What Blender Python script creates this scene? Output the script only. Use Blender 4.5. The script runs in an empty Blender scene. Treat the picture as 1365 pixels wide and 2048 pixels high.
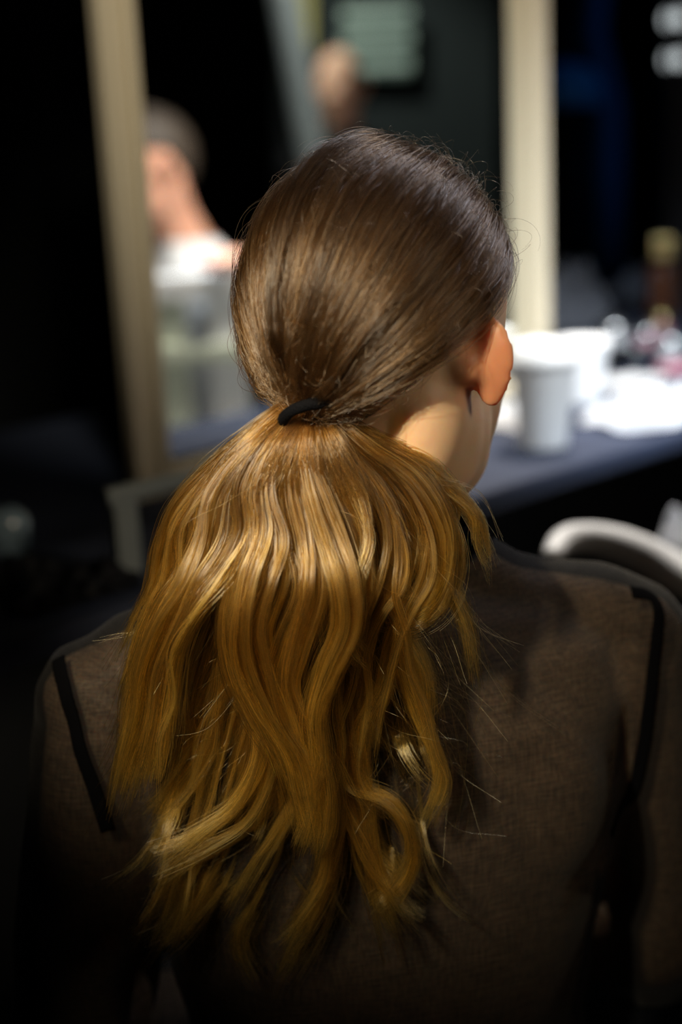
import bpy, bmesh, math, random
import numpy as np
from mathutils import Vector, Matrix
from mathutils.bvhtree import BVHTree

random.seed(7)
rng = np.random.default_rng(11)
SC = bpy.context.scene
COL = SC.collection
R = math.radians

# ------------------------------------------------------------------ camera
W, H, FPX = 1365, 2048, 2844.0
CAMZ, PITCH, ROLL = 1.25, R(15.0), R(2.7)
CAM = Vector((0, 0, CAMZ))
FWD = Vector((0, math.cos(PITCH), -math.sin(PITCH)))
U0 = Vector((0, math.sin(PITCH), math.cos(PITCH)))
RGT = Vector((1, 0, 0)) * math.cos(ROLL) - U0 * math.sin(ROLL)
UPV = U0 * math.cos(ROLL) + Vector((1, 0, 0)) * math.sin(ROLL)
cd = bpy.data.cameras.new('camera')
cam = bpy.data.objects.new('camera', cd)
COL.objects.link(cam)
cam.matrix_world = Matrix(((RGT.x, UPV.x, -FWD.x, CAM.x), (RGT.y, UPV.y, -FWD.y, CAM.y),
                           (RGT.z, UPV.z, -FWD.z, CAM.z), (0, 0, 0, 1)))
cd.sensor_fit = 'VERTICAL'
cd.sensor_height = 36.0
cd.sensor_width = 24.0
cd.lens = FPX * 36.0 / H
cd.dof.use_dof = True
cd.dof.focus_distance = 0.88
cd.dof.aperture_fstop = 2.1
cd.dof.aperture_blades = 0
cd.clip_start = 0.05
SC.camera = cam

vs = SC.view_settings
vs.view_transform = 'Standard'
vs.look = 'None'
vs.gamma = 1.0
vs.use_curve_mapping = False
vs.exposure = 0.0
try:
    SC.cycles.denoising_prefilter = 'NONE'
except Exception:
    pass
SC.cycles.max_bounces = 10
SC.cycles.transparent_max_bounces = 12
SC.cycles.sample_clamp_indirect = 6.0
try:
    SC.cycles_curves.shape = 'RIBBONS'
except Exception:
    pass

# ------------------------------------------------------------------ world and lights
wd = bpy.data.worlds.new('dim_room')
SC.world = wd
wd.use_nodes = True
wd.node_tree.nodes['Background'].inputs[0].default_value = (0.35, 0.62, 0.55, 1)
wd.node_tree.nodes['Background'].inputs[1].default_value = 0.006


def lamp(name, kind, loc, target, energy, color, size=0.3, size_y=None, spot=None, blend=0.5):
    ld = bpy.data.lights.new(name, kind)
    ld.energy = energy
    ld.color = color
    if kind == 'AREA':
        ld.size = size
        if size_y:
            ld.shape = 'RECTANGLE'
            ld.size_y = size_y
    if kind == 'SPOT':
        ld.shadow_soft_size = size
        ld.spot_size = R(spot)
        ld.spot_blend = blend
    o = bpy.data.objects.new(name, ld)
    COL.objects.link(o)
    o.location = loc
    d = Vector(target) - Vector(loc)
    o.rotation_euler = d.to_track_quat('-Z', 'Y').to_euler()
    return o


# warm stage lamp high behind the photographer, to the left
lamp('warm_key_lamp', 'SPOT', (-0.75, -0.40, 2.12), (-0.07, 0.83, 1.035), 340, (1.0, 0.84, 0.58), size=0.035, spot=15.8, blend=1.0)
# weaker warm fill from the right, added to brighten neck and shoulder
lamp('warm_side_fill', 'SPOT', (1.35, 0.0, 1.80), (0.12, 0.93, 1.05), 78, (1.0, 0.83, 0.60), size=0.30, spot=18, blend=1.0)
# cool work light over the table, front right of the sitter
lamp('cool_table_lamp', 'SPOT', (0.74, 1.10, 1.95), (0.64, 2.15, 0.82), 200, (0.80, 0.90, 1.0), size=0.22, spot=44, blend=0.6)
lamp('cool_crown_lamp', 'SPOT', (0.75, 1.75, 2.3), (0.06, 0.93, 1.16), 40, (0.86, 0.88, 1.0), size=0.10, spot=22, blend=0.6)
# unseen warm-white fill added to brighten the mirror frame
lamp('frame_fill', 'SPOT', (0.15, 0.25, 2.5), (0.0, 1.95, 1.34), 92, (1.0, 0.90, 0.70), size=0.10, spot=31, blend=0.6)
lamp('neighbour_fill', 'SPOT', (0.45, 2.12, 2.0), (0.68, 1.7, 0.88), 115, (1.0, 0.93, 0.85), size=0.06, spot=75, blend=0.6)  # added source that lifts the person in white and slatted chair
lamp('far_wall_fill', 'SPOT', (2.6, 1.2, 2.7), (3.2, 2.0, 1.45), 170, (0.85, 1.0, 0.9), size=0.1, spot=34, blend=0.8)  # unseen fill added to bring up the notice sheet and far face

lamp('pole_fill', 'SPOT', (1.2, 2.4, 2.5), (1.97, 1.7, 1.4), 110, (1.0, 1.0, 0.95), size=0.1, spot=60, blend=0.8)  # extra source put in only to light the leaning pole
lamp('blue_back_fill', 'SPOT', (2.6, 2.6, 2.9), (0.75, 4.2, 1.4), 12, (0.15, 0.45, 1.0), size=0.1, spot=50, blend=0.8)  # invented blue source, makes the rack and cap show blue


# ------------------------------------------------------------------ pixel helpers
def ray(px, py):
    return (FWD + RGT * ((px - W / 2) / FPX) - UPV * ((py - H / 2) / FPX))


def P(px, py, y):
    d = ray(px, py)
    return CAM + d * (y / d.y)


TZ = CAMZ - 0.42                     # table height


def T(px, py, z=None):
    z = TZ if z is None else z
    d = ray(px, py)
    return CAM + d * ((z - CAMZ) / d.z)


# ------------------------------------------------------------------ materials
MATS = {}


def mat(name, col, rough=0.6, metal=0.0, noise=0.12, nscale=30.0, bump=0.0, bscale=80.0, sss=0.0, sheen=0.0,
        emit=None, estr=0.0, spec=0.5, coat=0.0):
    if name in MATS:
        return MATS[name]
    m = bpy.data.materials.new(name)
    m.use_nodes = True
    nt = m.node_tree
    b = nt.nodes['Principled BSDF']
    b.inputs['Roughness'].default_value = rough
    b.inputs['Metallic'].default_value = metal
    b.inputs['Specular IOR Level'].default_value = spec
    b.inputs['Coat Weight'].default_value = coat
    tc = nt.nodes.new('ShaderNodeTexCoord')
    nz = nt.nodes.new('ShaderNodeTexNoise')
    nz.inputs['Scale'].default_value = nscale
    nz.inputs['Detail'].default_value = 4
    nt.links.new(tc.outputs['Object'], nz.inputs['Vector'])
    mx = nt.nodes.new('ShaderNodeMix')
    mx.data_type = 'RGBA'
    c = list(col)
    mx.inputs['A'].default_value = (c[0] * (1 - noise), c[1] * (1 - noise), c[2] * (1 - noise), 1)
    mx.inputs['B'].default_value = (min(1, c[0] * (1 + noise)), min(1, c[1] * (1 + noise)), min(1, c[2] * (1 + noise)), 1)
    nt.links.new(nz.outputs['Fac'], mx.inputs['Factor'])
    nt.links.new(mx.outputs['Result'], b.inputs['Base Color'])
    if bump:
        nb = nt.nodes.new('ShaderNodeTexNoise')
        nb.inputs['Scale'].default_value = bscale
        nt.links.new(tc.outputs['Object'], nb.inputs['Vector'])
        bp = nt.nodes.new('ShaderNodeBump')
        bp.inputs['Strength'].default_value = bump
        bp.inputs['Distance'].default_value = 0.002
        nt.links.new(nb.outputs['Fac'], bp.inputs['Height'])
        nt.links.new(bp.outputs['Normal'], b.inputs['Normal'])
    if sss:
        b.inputs['Subsurface Weight'].default_value = sss
        b.inputs['Subsurface Radius'].default_value = (1.0, 0.38, 0.15)
        b.inputs['Subsurface Scale'].default_value = 0.010
    if sheen:
        b.inputs['Sheen Weight'].default_value = sheen
    if emit:
        b.inputs['Emission Color'].default_value = (*emit, 1)
        b.inputs['Emission Strength'].default_value = estr
    MATS[name] = m
    return m


def wood_mat():
    m = mat('pale_wood', (0.62, 0.54, 0.42), 0.5, noise=0.1, bump=0.15, bscale=60)
    nt = m.node_tree
    wv = nt.nodes.new('ShaderNodeTexWave')
    wv.bands_direction = 'X'
    wv.inputs['Scale'].default_value = 30
    wv.inputs['Distortion'].default_value = 3
    tc = nt.nodes.new('ShaderNodeTexCoord')
    mp = nt.nodes.new('ShaderNodeMapping')
    mp.inputs['Scale'].default_value = (1, 1, 0.06)
    nt.links.new(tc.outputs['Object'], mp.inputs['Vector'])
    nt.links.new(mp.outputs['Vector'], wv.inputs['Vector'])
    mx = nt.nodes.new('ShaderNodeMix')
    mx.data_type = 'RGBA'
    mx.inputs['A'].default_value = (0.64, 0.56, 0.42, 1)
    mx.inputs['B'].default_value = (0.55, 0.47, 0.33, 1)
    nt.links.new(wv.outputs['Fac'], mx.inputs['Factor'])
    nt.links.new(mx.outputs['Result'], nt.nodes['Principled BSDF'].inputs['Base Color'])
    return m


M_wood = wood_mat()
M_drape = mat('black_drape', (0.010, 0.012, 0.013), 0.95, noise=0.3, sheen=0.02)
M_floor = mat('dark_floor', (0.006, 0.006, 0.007), 0.8, spec=0.2)
M_ceil = mat('black_ceiling', (0.008, 0.009, 0.009), 0.95)
M_table = mat('navy_table_cover', (0.016, 0.024, 0.052), 0.8, noise=0.25, nscale=9, bump=0.3, bscale=120)
M_metal = mat('grey_metal', (0.32, 0.36, 0.36), 0.4, metal=0.5)
M_black = mat('black_plastic', (0.008, 0.008, 0.010), 0.5, spec=0.3)
M_white = mat('white_plastic', (0.80, 0.80, 0.80), 0.4, noise=0.03)
M_paper = mat('white_paper', (0.90, 0.90, 0.90), 0.8, noise=0.03)
M_cloth = mat('white_cloth', (0.80, 0.82, 0.86), 0.9, noise=0.06, bump=0.4, bscale=300)
M_grey = mat('grey_cloth', (0.16, 0.17, 0.20), 0.9, bump=0.3)
M_blue = mat('blue_cloth', (0.02, 0.12, 0.32), 0.8)
M_gold = mat('gold_metal', (0.85, 0.68, 0.30), 0.32, metal=1.0)
M_chrome = mat('chrome_metal', (0.95, 0.95, 0.93), 0.32, metal=1.0)
M_glassb = mat('brown_liquid_glass', (0.10, 0.035, 0.015), 0.12, coat=0.5)
M_pink = mat('pink_powder_case', (0.55, 0.22, 0.28), 0.35)
M_green = mat('pale_green_paint', (0.58, 0.62, 0.50), 0.5, noise=0.06)
M_skin = mat('skin', (0.58, 0.39, 0.25), 0.48, noise=0.06, nscale=14, bump=0.05, bscale=500, sss=0.85)
def flush_glow_skin():
    nt = M_skin.node_tree; b = nt.nodes['Principled BSDF']
    src = b.inputs['Base Color'].links[0].from_socket
    at = nt.nodes.new('ShaderNodeAttribute'); at.attribute_name = 'flush_glow'
    mx = nt.nodes.new('ShaderNodeMix'); mx.data_type = 'RGBA'
    nt.links.new(at.outputs['Fac'], mx.inputs['Factor']); nt.links.new(src, mx.inputs['A'])
    mx.inputs['B'].default_value = (0.85, 0.22, 0.07, 1)  # orange of light through the ears, painted over the skin colour
    nt.links.new(mx.outputs['Result'], b.inputs['Base Color'])


flush_glow_skin()
M_skin2 = mat('fair_skin', (0.66, 0.34, 0.23), 0.5, noise=0.06, nscale=14, sss=0.3)
M_eye = mat('eye_white', (0.7, 0.68, 0.65), 0.15)
M_tie = mat('black_elastic', (0.0020, 0.0022, 0.0034), 0.8, bump=0.6, bscale=900, spec=0.08)
M_trouser = mat('black_trousers', (0.012, 0.012, 0.014), 0.9)
M_hair2 = mat('short_brown_hair', (0.045, 0.032, 0.022), 0.6, noise=0.5, nscale=120, bump=1.0, bscale=200)
M_mirror = mat('mirror_silver', (0.90, 0.92, 0.90), 0.0, metal=1.0, noise=0.0)


def sheer_mat(name, dens, edge):
    m = bpy.data.materials.new(name)
    m.use_nodes = True
    nt = m.node_tree
    b = nt.nodes['Principled BSDF']
    out = nt.nodes['Material Output']
    b.inputs['Base Color'].default_value = (0.003, 0.0026, 0.0026, 1)
    b.inputs['Specular IOR Level'].default_value = 0.15
    b.inputs['Roughness'].default_value = 0.8
    b.inputs['Sheen Weight'].default_value = 0.05
    tr = nt.nodes.new('ShaderNodeBsdfTransparent')
    mix = nt.nodes.new('ShaderNodeMixShader')
    tc = nt.nodes.new('ShaderNodeTexCoord')
    # crepe-like vertical crinkle in the weave
    mp = nt.nodes.new('ShaderNodeMapping')
    mp.inputs['Scale'].default_value = (1.0, 1.0, 0.10)
    nt.links.new(tc.outputs['Object'], mp.inputs['Vector'])
    nz = nt.nodes.new('ShaderNodeTexNoise')
    nz.inputs['Scale'].default_value = 620
    nz.inputs['Detail'].default_value = 3
    nt.links.new(mp.outputs['Vector'], nz.inputs['Vector'])
    mp2 = nt.nodes.new('ShaderNodeMapping')
    mp2.inputs['Scale'].default_value = (0.08, 0.08, 1.0)
    nt.links.new(tc.outputs['Object'], mp2.inputs['Vector'])
    n2 = nt.nodes.new('ShaderNodeTexNoise')
    n2.inputs['Scale'].default_value = 900
    nt.links.new(mp2.outputs['Vector'], n2.inputs['Vector'])
    a = nt.nodes.new('ShaderNodeMath'); a.operation = 'ADD'
    nt.links.new(nz.outputs['Fac'], a.inputs[0]); nt.links.new(n2.outputs['Fac'], a.inputs[1])
    mr = nt.nodes.new('ShaderNodeMapRange')
    mr.inputs['From Min'].default_value = 0.75; mr.inputs['From Max'].default_value = 1.25
    mr.inputs['To Min'].default_value = dens - 0.10; mr.inputs['To Max'].default_value = dens + 0.10
    nt.links.new(a.outputs[0], mr.inputs['Value'])
    lw = nt.nodes.new('ShaderNodeLayerWeight'); lw.inputs['Blend'].default_value = edge
    mx = nt.nodes.new('ShaderNodeMath'); mx.operation = 'MAXIMUM'
    nt.links.new(mr.outputs['Result'], mx.inputs[0]); nt.links.new(lw.outputs['Facing'], mx.inputs[1])
    nt.links.new(mx.outputs[0], mix.inputs['Fac'])
    nt.links.new(tr.outputs[0], mix.inputs[1]); nt.links.new(b.outputs[0], mix.inputs[2])
    nt.links.new(mix.outputs[0], out.inputs['Surface'])
    MATS[name] = m
    return m


M_sheer = sheer_mat('sheer_black_chiffon', 0.79, 0.35)
M_band = mat('black_seam_fabric', (0.0012, 0.0012, 0.0016), 0.95, spec=0.03)


def hair_mat(name, root, tip, rough=0.28, radial=0.5):
    m = bpy.data.materials.new(name)
    m.use_nodes = True
    nt = m.node_tree
    nt.nodes.remove(nt.nodes['Principled BSDF'])
    out = nt.nodes['Material Output']
    h = nt.nodes.new('ShaderNodeBsdfHairPrincipled')
    h.parametrization = 'COLOR'
    ci = nt.nodes.new('ShaderNodeHairInfo')
    mx = nt.nodes.new('ShaderNodeMix'); mx.data_type = 'RGBA'
    mx.inputs['A'].default_value = (*root, 1); mx.inputs['B'].default_value = (*tip, 1)
    nt.links.new(ci.outputs['Intercept'], mx.inputs['Factor'])
    hs = nt.nodes.new('ShaderNodeHueSaturation')
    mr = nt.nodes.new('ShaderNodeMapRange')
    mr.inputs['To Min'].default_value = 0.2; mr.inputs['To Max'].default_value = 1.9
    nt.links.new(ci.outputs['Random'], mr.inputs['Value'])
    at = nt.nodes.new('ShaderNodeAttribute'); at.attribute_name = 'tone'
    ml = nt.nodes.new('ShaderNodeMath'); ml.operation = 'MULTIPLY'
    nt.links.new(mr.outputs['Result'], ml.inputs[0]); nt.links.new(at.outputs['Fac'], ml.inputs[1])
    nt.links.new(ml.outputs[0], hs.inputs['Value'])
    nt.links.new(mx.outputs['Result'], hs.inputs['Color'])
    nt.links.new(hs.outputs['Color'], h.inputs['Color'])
    h.inputs['Roughness'].default_value = rough
    h.inputs['Radial Roughness'].default_value = radial
    h.inputs['Random Roughness'].default_value = 0.4
    nt.links.new(h.outputs[0], out.inputs['Surface'])
    MATS[name] = m
    return m


M_caphair = hair_mat('brown_hair_strands', (0.040, 0.021, 0.010), (0.072, 0.037, 0.013), 0.20)
M_tailhair = hair_mat('golden_brown_hair_strands', (0.065, 0.026, 0.006), (0.32, 0.172, 0.034), 0.17)
M_haircore = mat('dark_hair_mass', (0.016, 0.008, 0.003), 0.6, noise=0.4, nscale=200, bump=0.8, bscale=400)  # darker than the strands: shade between locks put into the colour


# ------------------------------------------------------------------ object helpers
def tag(o, label=None, cat=None, group=None, kind=None):
    if label: o['label'] = label
    if cat: o['category'] = cat
    if group: o['group'] = group
    if kind: o['kind'] = kind
    return o


def empty(name, loc, label=None, cat=None, group=None, kind=None):
    o = bpy.data.objects.new(name, None)
    COL.objects.link(o)
    o.location = loc
    o.empty_display_size = 0.05
    return tag(o, label, cat, group, kind)


def obj(name, bm, m, parent=None, smooth=False, keep=False):
    bmesh.ops.recalc_face_normals(bm, faces=bm.faces[:])
    me = bpy.data.meshes.new(name)
    bm.to_mesh(me)
    bm.free()
    return link_mesh(name, me, m, parent, smooth)


def link_mesh(name, me, m, parent=None, smooth=False):
    o = bpy.data.objects.new(name, me)
    COL.objects.link(o)
    me.materials.clear()
    me.materials.append(m)
    if smooth:
        me.polygons.foreach_set('use_smooth', [True] * len(me.polygons))
    # origin: mesh is in world coordinates; keep it so, offset for a parented child
    if parent is not None:
        o.parent = parent
        o.matrix_parent_inverse = Matrix.Translation(-Vector(parent_loc(parent)))
    return o


def parent_loc(p):
    v = Vector(p.location)
    if p.parent is not None and p.type == 'EMPTY':
        v += Vector(parent_loc(p.parent))
    if p.type != 'EMPTY':
        v = Vector((0, 0, 0))
    return v


def basis(origin, xa, ya):
    xa = Vector(xa).normalized(); ya = Vector(ya).normalized(); za = xa.cross(ya)
    return Matrix(((xa.x, ya.x, za.x, origin[0]), (xa.y, ya.y, za.y, origin[1]), (xa.z, ya.z, za.z, origin[2]), (0, 0, 0, 1)))


def add_box(bm, c, s, M=None, bevel=0.0, rz=0.0):
    r = bmesh.ops.create_cube(bm, size=1.0)
    vsx = r['verts']
    mt = Matrix.Translation(c) @ Matrix.Rotation(rz, 4, 'Z') @ Matrix.Diagonal((*s, 1))
    if M is not None: mt = M @ mt
    bmesh.ops.transform(bm, matrix=mt, verts=vsx)
    if bevel:
        es = list({e for v in vsx for e in v.link_edges})
        bmesh.ops.bevel(bm, geom=es, offset=bevel, segments=2, affect='EDGES', profile=0.6)


def add_lathe(bm, prof, M=None, n=32):
    rings = []
    for (r, z) in prof:
        ring = []
        for i in range(n):
            a = 2 * math.pi * i / n
            v = Vector((r * math.cos(a), r * math.sin(a), z))
            if M is not None: v = M @ v
            ring.append(bm.verts.new(v))
        rings.append(ring)
    for a, b in zip(rings, rings[1:]):
        for i in range(n):
            bm.faces.new((a[i], a[(i + 1) % n], b[(i + 1) % n], b[i]))
    bm.faces.new(rings[0][::-1]); bm.faces.new(rings[-1])


def add_loft(bm, rings, n=24, power=2.0):
    """rings: (center, xvec, yvec)"""
    prev = None; first = None
    for (c, xv, yv) in rings:
        ring = []
        for i in range(n):
            a = 2 * math.pi * i / n
            ca, sa = math.cos(a), math.sin(a)
            ca = math.copysign(abs(ca) ** (2 / power), ca); sa = math.copysign(abs(sa) ** (2 / power), sa)
            ring.append(bm.verts.new(Vector(c) + Vector(xv) * ca + Vector(yv) * sa))
        if prev:
            for i in range(n):
                bm.faces.new((prev[i], prev[(i + 1) % n], ring[(i + 1) % n], ring[i]))
        else:
            first = ring
        prev = ring
    bm.faces.new(first[::-1]); bm.faces.new(prev)


def add_tube(bm, pts, radii, n=14, ratio=1.0, cap=True):
    pts = [Vector(p) for p in pts]
    if not hasattr(radii, '__len__'): radii = [radii] * len(pts)
    if cap:                                       # rounded ends
        d0 = (pts[0] - pts[1]).normalized(); d1 = (pts[-1] - pts[-2]).normalized()
        r0, r1 = radii[0], radii[-1]
        pts = [pts[0] + d0 * r0 * 0.95, pts[0] + d0 * r0 * 0.6] + pts + [pts[-1] + d1 * r1 * 0.6, pts[-1] + d1 * r1 * 0.95]
        radii = [r0 * 0.3, r0 * 0.8] + list(radii) + [r1 * 0.8, r1 * 0.3]
    rings = []
    up = Vector((0.13, 0.21, 0.97))
    for i, p in enumerate(pts):
        t = (pts[min(i + 1, len(pts) - 1)] - pts[max(i - 1, 0)]).normalized()
        x = t.cross(up)
        if x.length < 0.1: x = t.cross(Vector((1, 0, 0)))
        x.normalize(); y = t.cross(x).normalized()
        up = -y if (-y).dot(up) > 0 else y
        rings.append((p, x * radii[i], y * radii[i] * ratio))
    add_loft(bm, rings, n)


def spline(pts, n):
    """Catmull-Rom through pts -> (n,3) array, uniform in arc length"""
    p = np.array([list(q) for q in pts], float)
    p = np.vstack([2 * p[0] - p[1], p, 2 * p[-1] - p[-2]])
    out = []
    for i in range(1, len(p) - 2):
        t = np.linspace(0, 1, 12, endpoint=False)[:, None]
        a, b, c, d = p[i - 1], p[i], p[i + 1], p[i + 2]
        out.append(0.5 * ((2 * b) + (-a + c) * t + (2 * a - 5 * b + 4 * c - d) * t ** 2 + (-a + 3 * b - 3 * c + d) * t ** 3))
    out.append(p[-2][None])
    q = np.vstack(out)
    s = np.concatenate([[0], np.cumsum(np.linalg.norm(np.diff(q, axis=0), axis=1))])
    u = np.linspace(0, s[-1], n)
    return np.stack([np.interp(u, s, q[:, k]) for k in range(3)], 1)


def remeshed(bm, voxel, smooth_iter=6, factor=0.5):
    bmesh.ops.recalc_face_normals(bm, faces=bm.faces[:])
    me = bpy.data.meshes.new('tmp'); bm.to_mesh(me); bm.free()
    o = bpy.data.objects.new('tmp', me); COL.objects.link(o)
    md = o.modifiers.new('r', 'REMESH'); md.mode = 'VOXEL'; md.voxel_size = voxel
    sm = o.modifiers.new('s', 'SMOOTH'); sm.iterations = smooth_iter; sm.factor = factor
    dg = bpy.context.evaluated_depsgraph_get()
    ev = o.evaluated_get(dg)
    out = bpy.data.meshes.new_from_object(ev)
    bpy.data.objects.remove(o); bpy.data.meshes.remove(me)
    return out


# ------------------------------------------------------------------ table frame of reference
TA = R(43.5)
u = Vector((math.cos(TA), math.sin(TA), 0))          # along the table, away to the right
nrm = Vector((math.sin(TA), -math.cos(TA), 0))       # towards the sitter
E0 = T(0, 1288)                                       # a point on the near edge
MP = T(270, 1001)                                     # foot of the mirror, left


def refl(v):
    v = Vector(v)
    return v - 2 * ((v - MP).dot(nrm)) * nrm


def on_table(a, b, z=0.0):
    """a metres along the near edge from E0, b metres back from it"""
    return E0 + u * a - nrm * b + Vector((0, 0, z))


# ------------------------------------------------------------------ room shell
def plane_box(name, c, s, m):
    bm = bmesh.new(); add_box(bm, c, s)
    return tag(obj(name, bm, m), kind='structure')


def drape(name, a, b, z0, z1, m, folds, depth, parent=None, kind=None):
    bm = bmesh.new()
    a = Vector(a); b = Vector(b); L = (b - a).length; d = (b - a).normalized(); nn = Vector((-d.y, d.x, 0))
    nx = int(folds * 10)
    grid = []
    for j in range(9):
        row = []
        for i in range(nx + 1):
            s = i / nx
            zz = z0 + (z1 - z0) * j / 8
            w = math.sin(s * folds * 2 * math.pi + 0.7 * math.sin(j * 0.5 + s * 9)) * depth * (0.7 + 0.3 * math.sin(s * 23))
            row.append(bm.verts.new(a + d * (L * s) + nn * w + Vector((0, 0, zz))))
        grid.append(row)
    for r0, r1 in zip(grid, grid[1:]):
        for i in range(nx):
            bm.faces.new((r0[i], r0[i + 1], r1[i + 1], r1[i]))
    geom = bmesh.ops.solidify(bm, geom=bm.faces[:], thickness=0.006)
    return obj(name, bm, m, parent, smooth=True)


X0, X1, Y0, Y1, ZC = -2.4, 5.6, -2.2, 6.2, 3.2
plane_box('floor', ((X0 + X1) / 2, (Y0 + Y1) / 2, -0.05), (X1 - X0, Y1 - Y0, 0.1), M_floor)
plane_box('ceiling', ((X0 + X1) / 2, (Y0 + Y1) / 2, ZC + 0.05), (X1 - X0, Y1 - Y0, 0.1), M_ceil)
plane_box('wall_left', (X0 - 0.05, (Y0 + Y1) / 2, ZC / 2), (0.1, Y1 - Y0, ZC), M_drape)
plane_box('wall_right', (X1 + 0.05, (Y0 + Y1) / 2, ZC / 2), (0.1, Y1 - Y0, ZC), M_drape)
plane_box('wall_back', ((X0 + X1) / 2, Y1 + 0.05, ZC / 2), (X1 - X0, 0.1, ZC), M_drape)
plane_box('wall_front', ((X0 + X1) / 2, Y0 - 0.05, ZC / 2), (X1 - X0, 0.1, ZC), M_drape)

tag(drape('curtain', (-2.2, 2.7, 0), (0.2, 3.7, 0), 0.02, ZC, M_drape, 9, 0.05),
    'black floor-length curtain hanging in the dark behind the mirror and table', 'curtain')

# ------------------------------------------------------------------ make-up table
t = empty('makeup_table', on_table(0.9, 0.4, -TZ), 'long dark navy covered table running away behind the sitter', 'table')
bm = bmesh.new()
MB = basis(E0, u, -nrm)
LT0, LT1, DT = -1.0, 3.6, 0.85
add_box(bm, ((LT0 + LT1) / 2, DT / 2, -0.014), (LT1 - LT0, DT, 0.028), MB, 0.006)
obj('table_top', bm, M_table, t, True)
for (a, b) in ((LT0 + 0.1, 0.07), (LT1 - 0.1, 0.07), (LT0 + 0.1, DT - 0.07), (LT1 - 0.1, DT - 0.07), (1.3, 0.07), (1.3, DT - 0.07)):
    bm = bmesh.new(); p = on_table(a, b)
    add_tube(bm, [(p.x, p.y, 0.0), (p.x, p.y, TZ - 0.02)], 0.018, 12, cap=False)
    obj('leg', bm, M_black, t, True)
bm = bmesh.new()
add_box(bm, ((LT0 + LT1) / 2, 0.45, -0.40), (LT1 - LT0 - 0.02, 0.006, 0.74), MB)
obj('modesty_panel', bm, M_drape, t)

# ------------------------------------------------------------------ mirror in a wooden frame
MW, MH, ST, THK = 0.0, 1.06, 0.046, 0.022
mr_right = None
# width: solve the right stile's outer edge on pixel column
best = None
for k in range(400):
    L = 0.4 + k * 0.003
    q = MP + u * L + Vector((0, 0, 0.35))
    d = q - CAM
    px = W / 2 + FPX * d.dot(RGT) / d.dot(FWD)
    if best is None or abs(px - 1089) < best[0]:
        best = (abs(px - 1089), L)
MW = best[1]
MM = basis(MP, u, -nrm)          # local x along, y back, z up
t = empty('mirror', MP + u * (MW / 2), 'large mirror in a pale wooden frame standing on the table behind the sitter', 'mirror')
bm = bmesh.new(); add_box(bm, (MW / 2, 0.008, MH / 2), (MW - 2 * ST + 0.012, 0.004, MH - 2 * ST + 0.012), MM)
obj('mirror_glass', bm, M_mirror, t)


def frame_bar(name, x0, x1, z0, z1, vertical):
    bm = bmesh.new()
    add_box(bm, ((x0 + x1) / 2, 0.0, (z0 + z1) / 2), (x1 - x0, THK, z1 - z0), MM, 0.004)
    # raised bead along the inside edge
    if vertical:
        inner = x1 - 0.008 if x0 < MW / 2 else x0 + 0.008
        add_box(bm, (inner, -0.015, (z0 + z1) / 2), (0.012, 0.012, z1 - z0 - 0.02), MM, 0.003)
    else:
        inner = z1 - 0.008 if z0 < MH / 2 else z0 + 0.008
        add_box(bm, ((x0 + x1) / 2, -0.015, inner), (x1 - x0 - 0.02, 0.012, 0.012), MM, 0.003)
    return obj(name, bm, M_wood, t)


frame_bar('frame_stile', 0, ST, 0, MH, True)
frame_bar('frame_stile', MW - ST, MW, 0, MH, True)
frame_bar('frame_rail', ST, MW - ST, 0, ST * 0.75, False)
frame_bar('frame_rail', ST, MW - ST, MH - ST, MH, False)
bm = bmesh.new(); add_box(bm, (MW / 2, 0.016, MH / 2), (MW - 0.02, 0.006, MH - 0.02), MM)
obj('backing_board', bm, M_black, t)

# ------------------------------------------------------------------ things on the table at the right
def cup(px, py, rb, rt, h, lid, label):
    c = T(px, py)
    t = empty('paper_cup', c, label, 'cup')
    M = Matrix.Translation(c)
    bm = bmesh.new()
    add_lathe(bm, [(rb * 0.9, 0.002), (rb, 0.0), (rb + 0.001, 0.004), (rt, h - 0.003), (rt + 0.002, h), (rt, h + 0.002), (rt - 0.003, h)], M, 40)
    obj('cup_body', bm, M_paper, t, True)
    if lid:
        bm = bmesh.new()
        add_lathe(bm, [(rt + 0.002, h - 0.006), (rt + 0.004, h - 0.003), (rt + 0.004, h + 0.004), (rt - 0.002, h + 0.008), (rt - 0.004, h + 0.020),
                       (rt - 0.008, h + 0.022), (rt - 0.012, h + 0.016), (0.004, h + 0.015)], M, 40)
        obj('lid', bm, M_white, t, True)
    return t


cup(1088, 893, 0.031, 0.043, 0.118, True, 'tall white paper cup with a lid near the table edge')
cup(1165, 806, 0.029, 0.040, 0.095, False, 'shorter open white paper cup behind the lidded cup')


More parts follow.
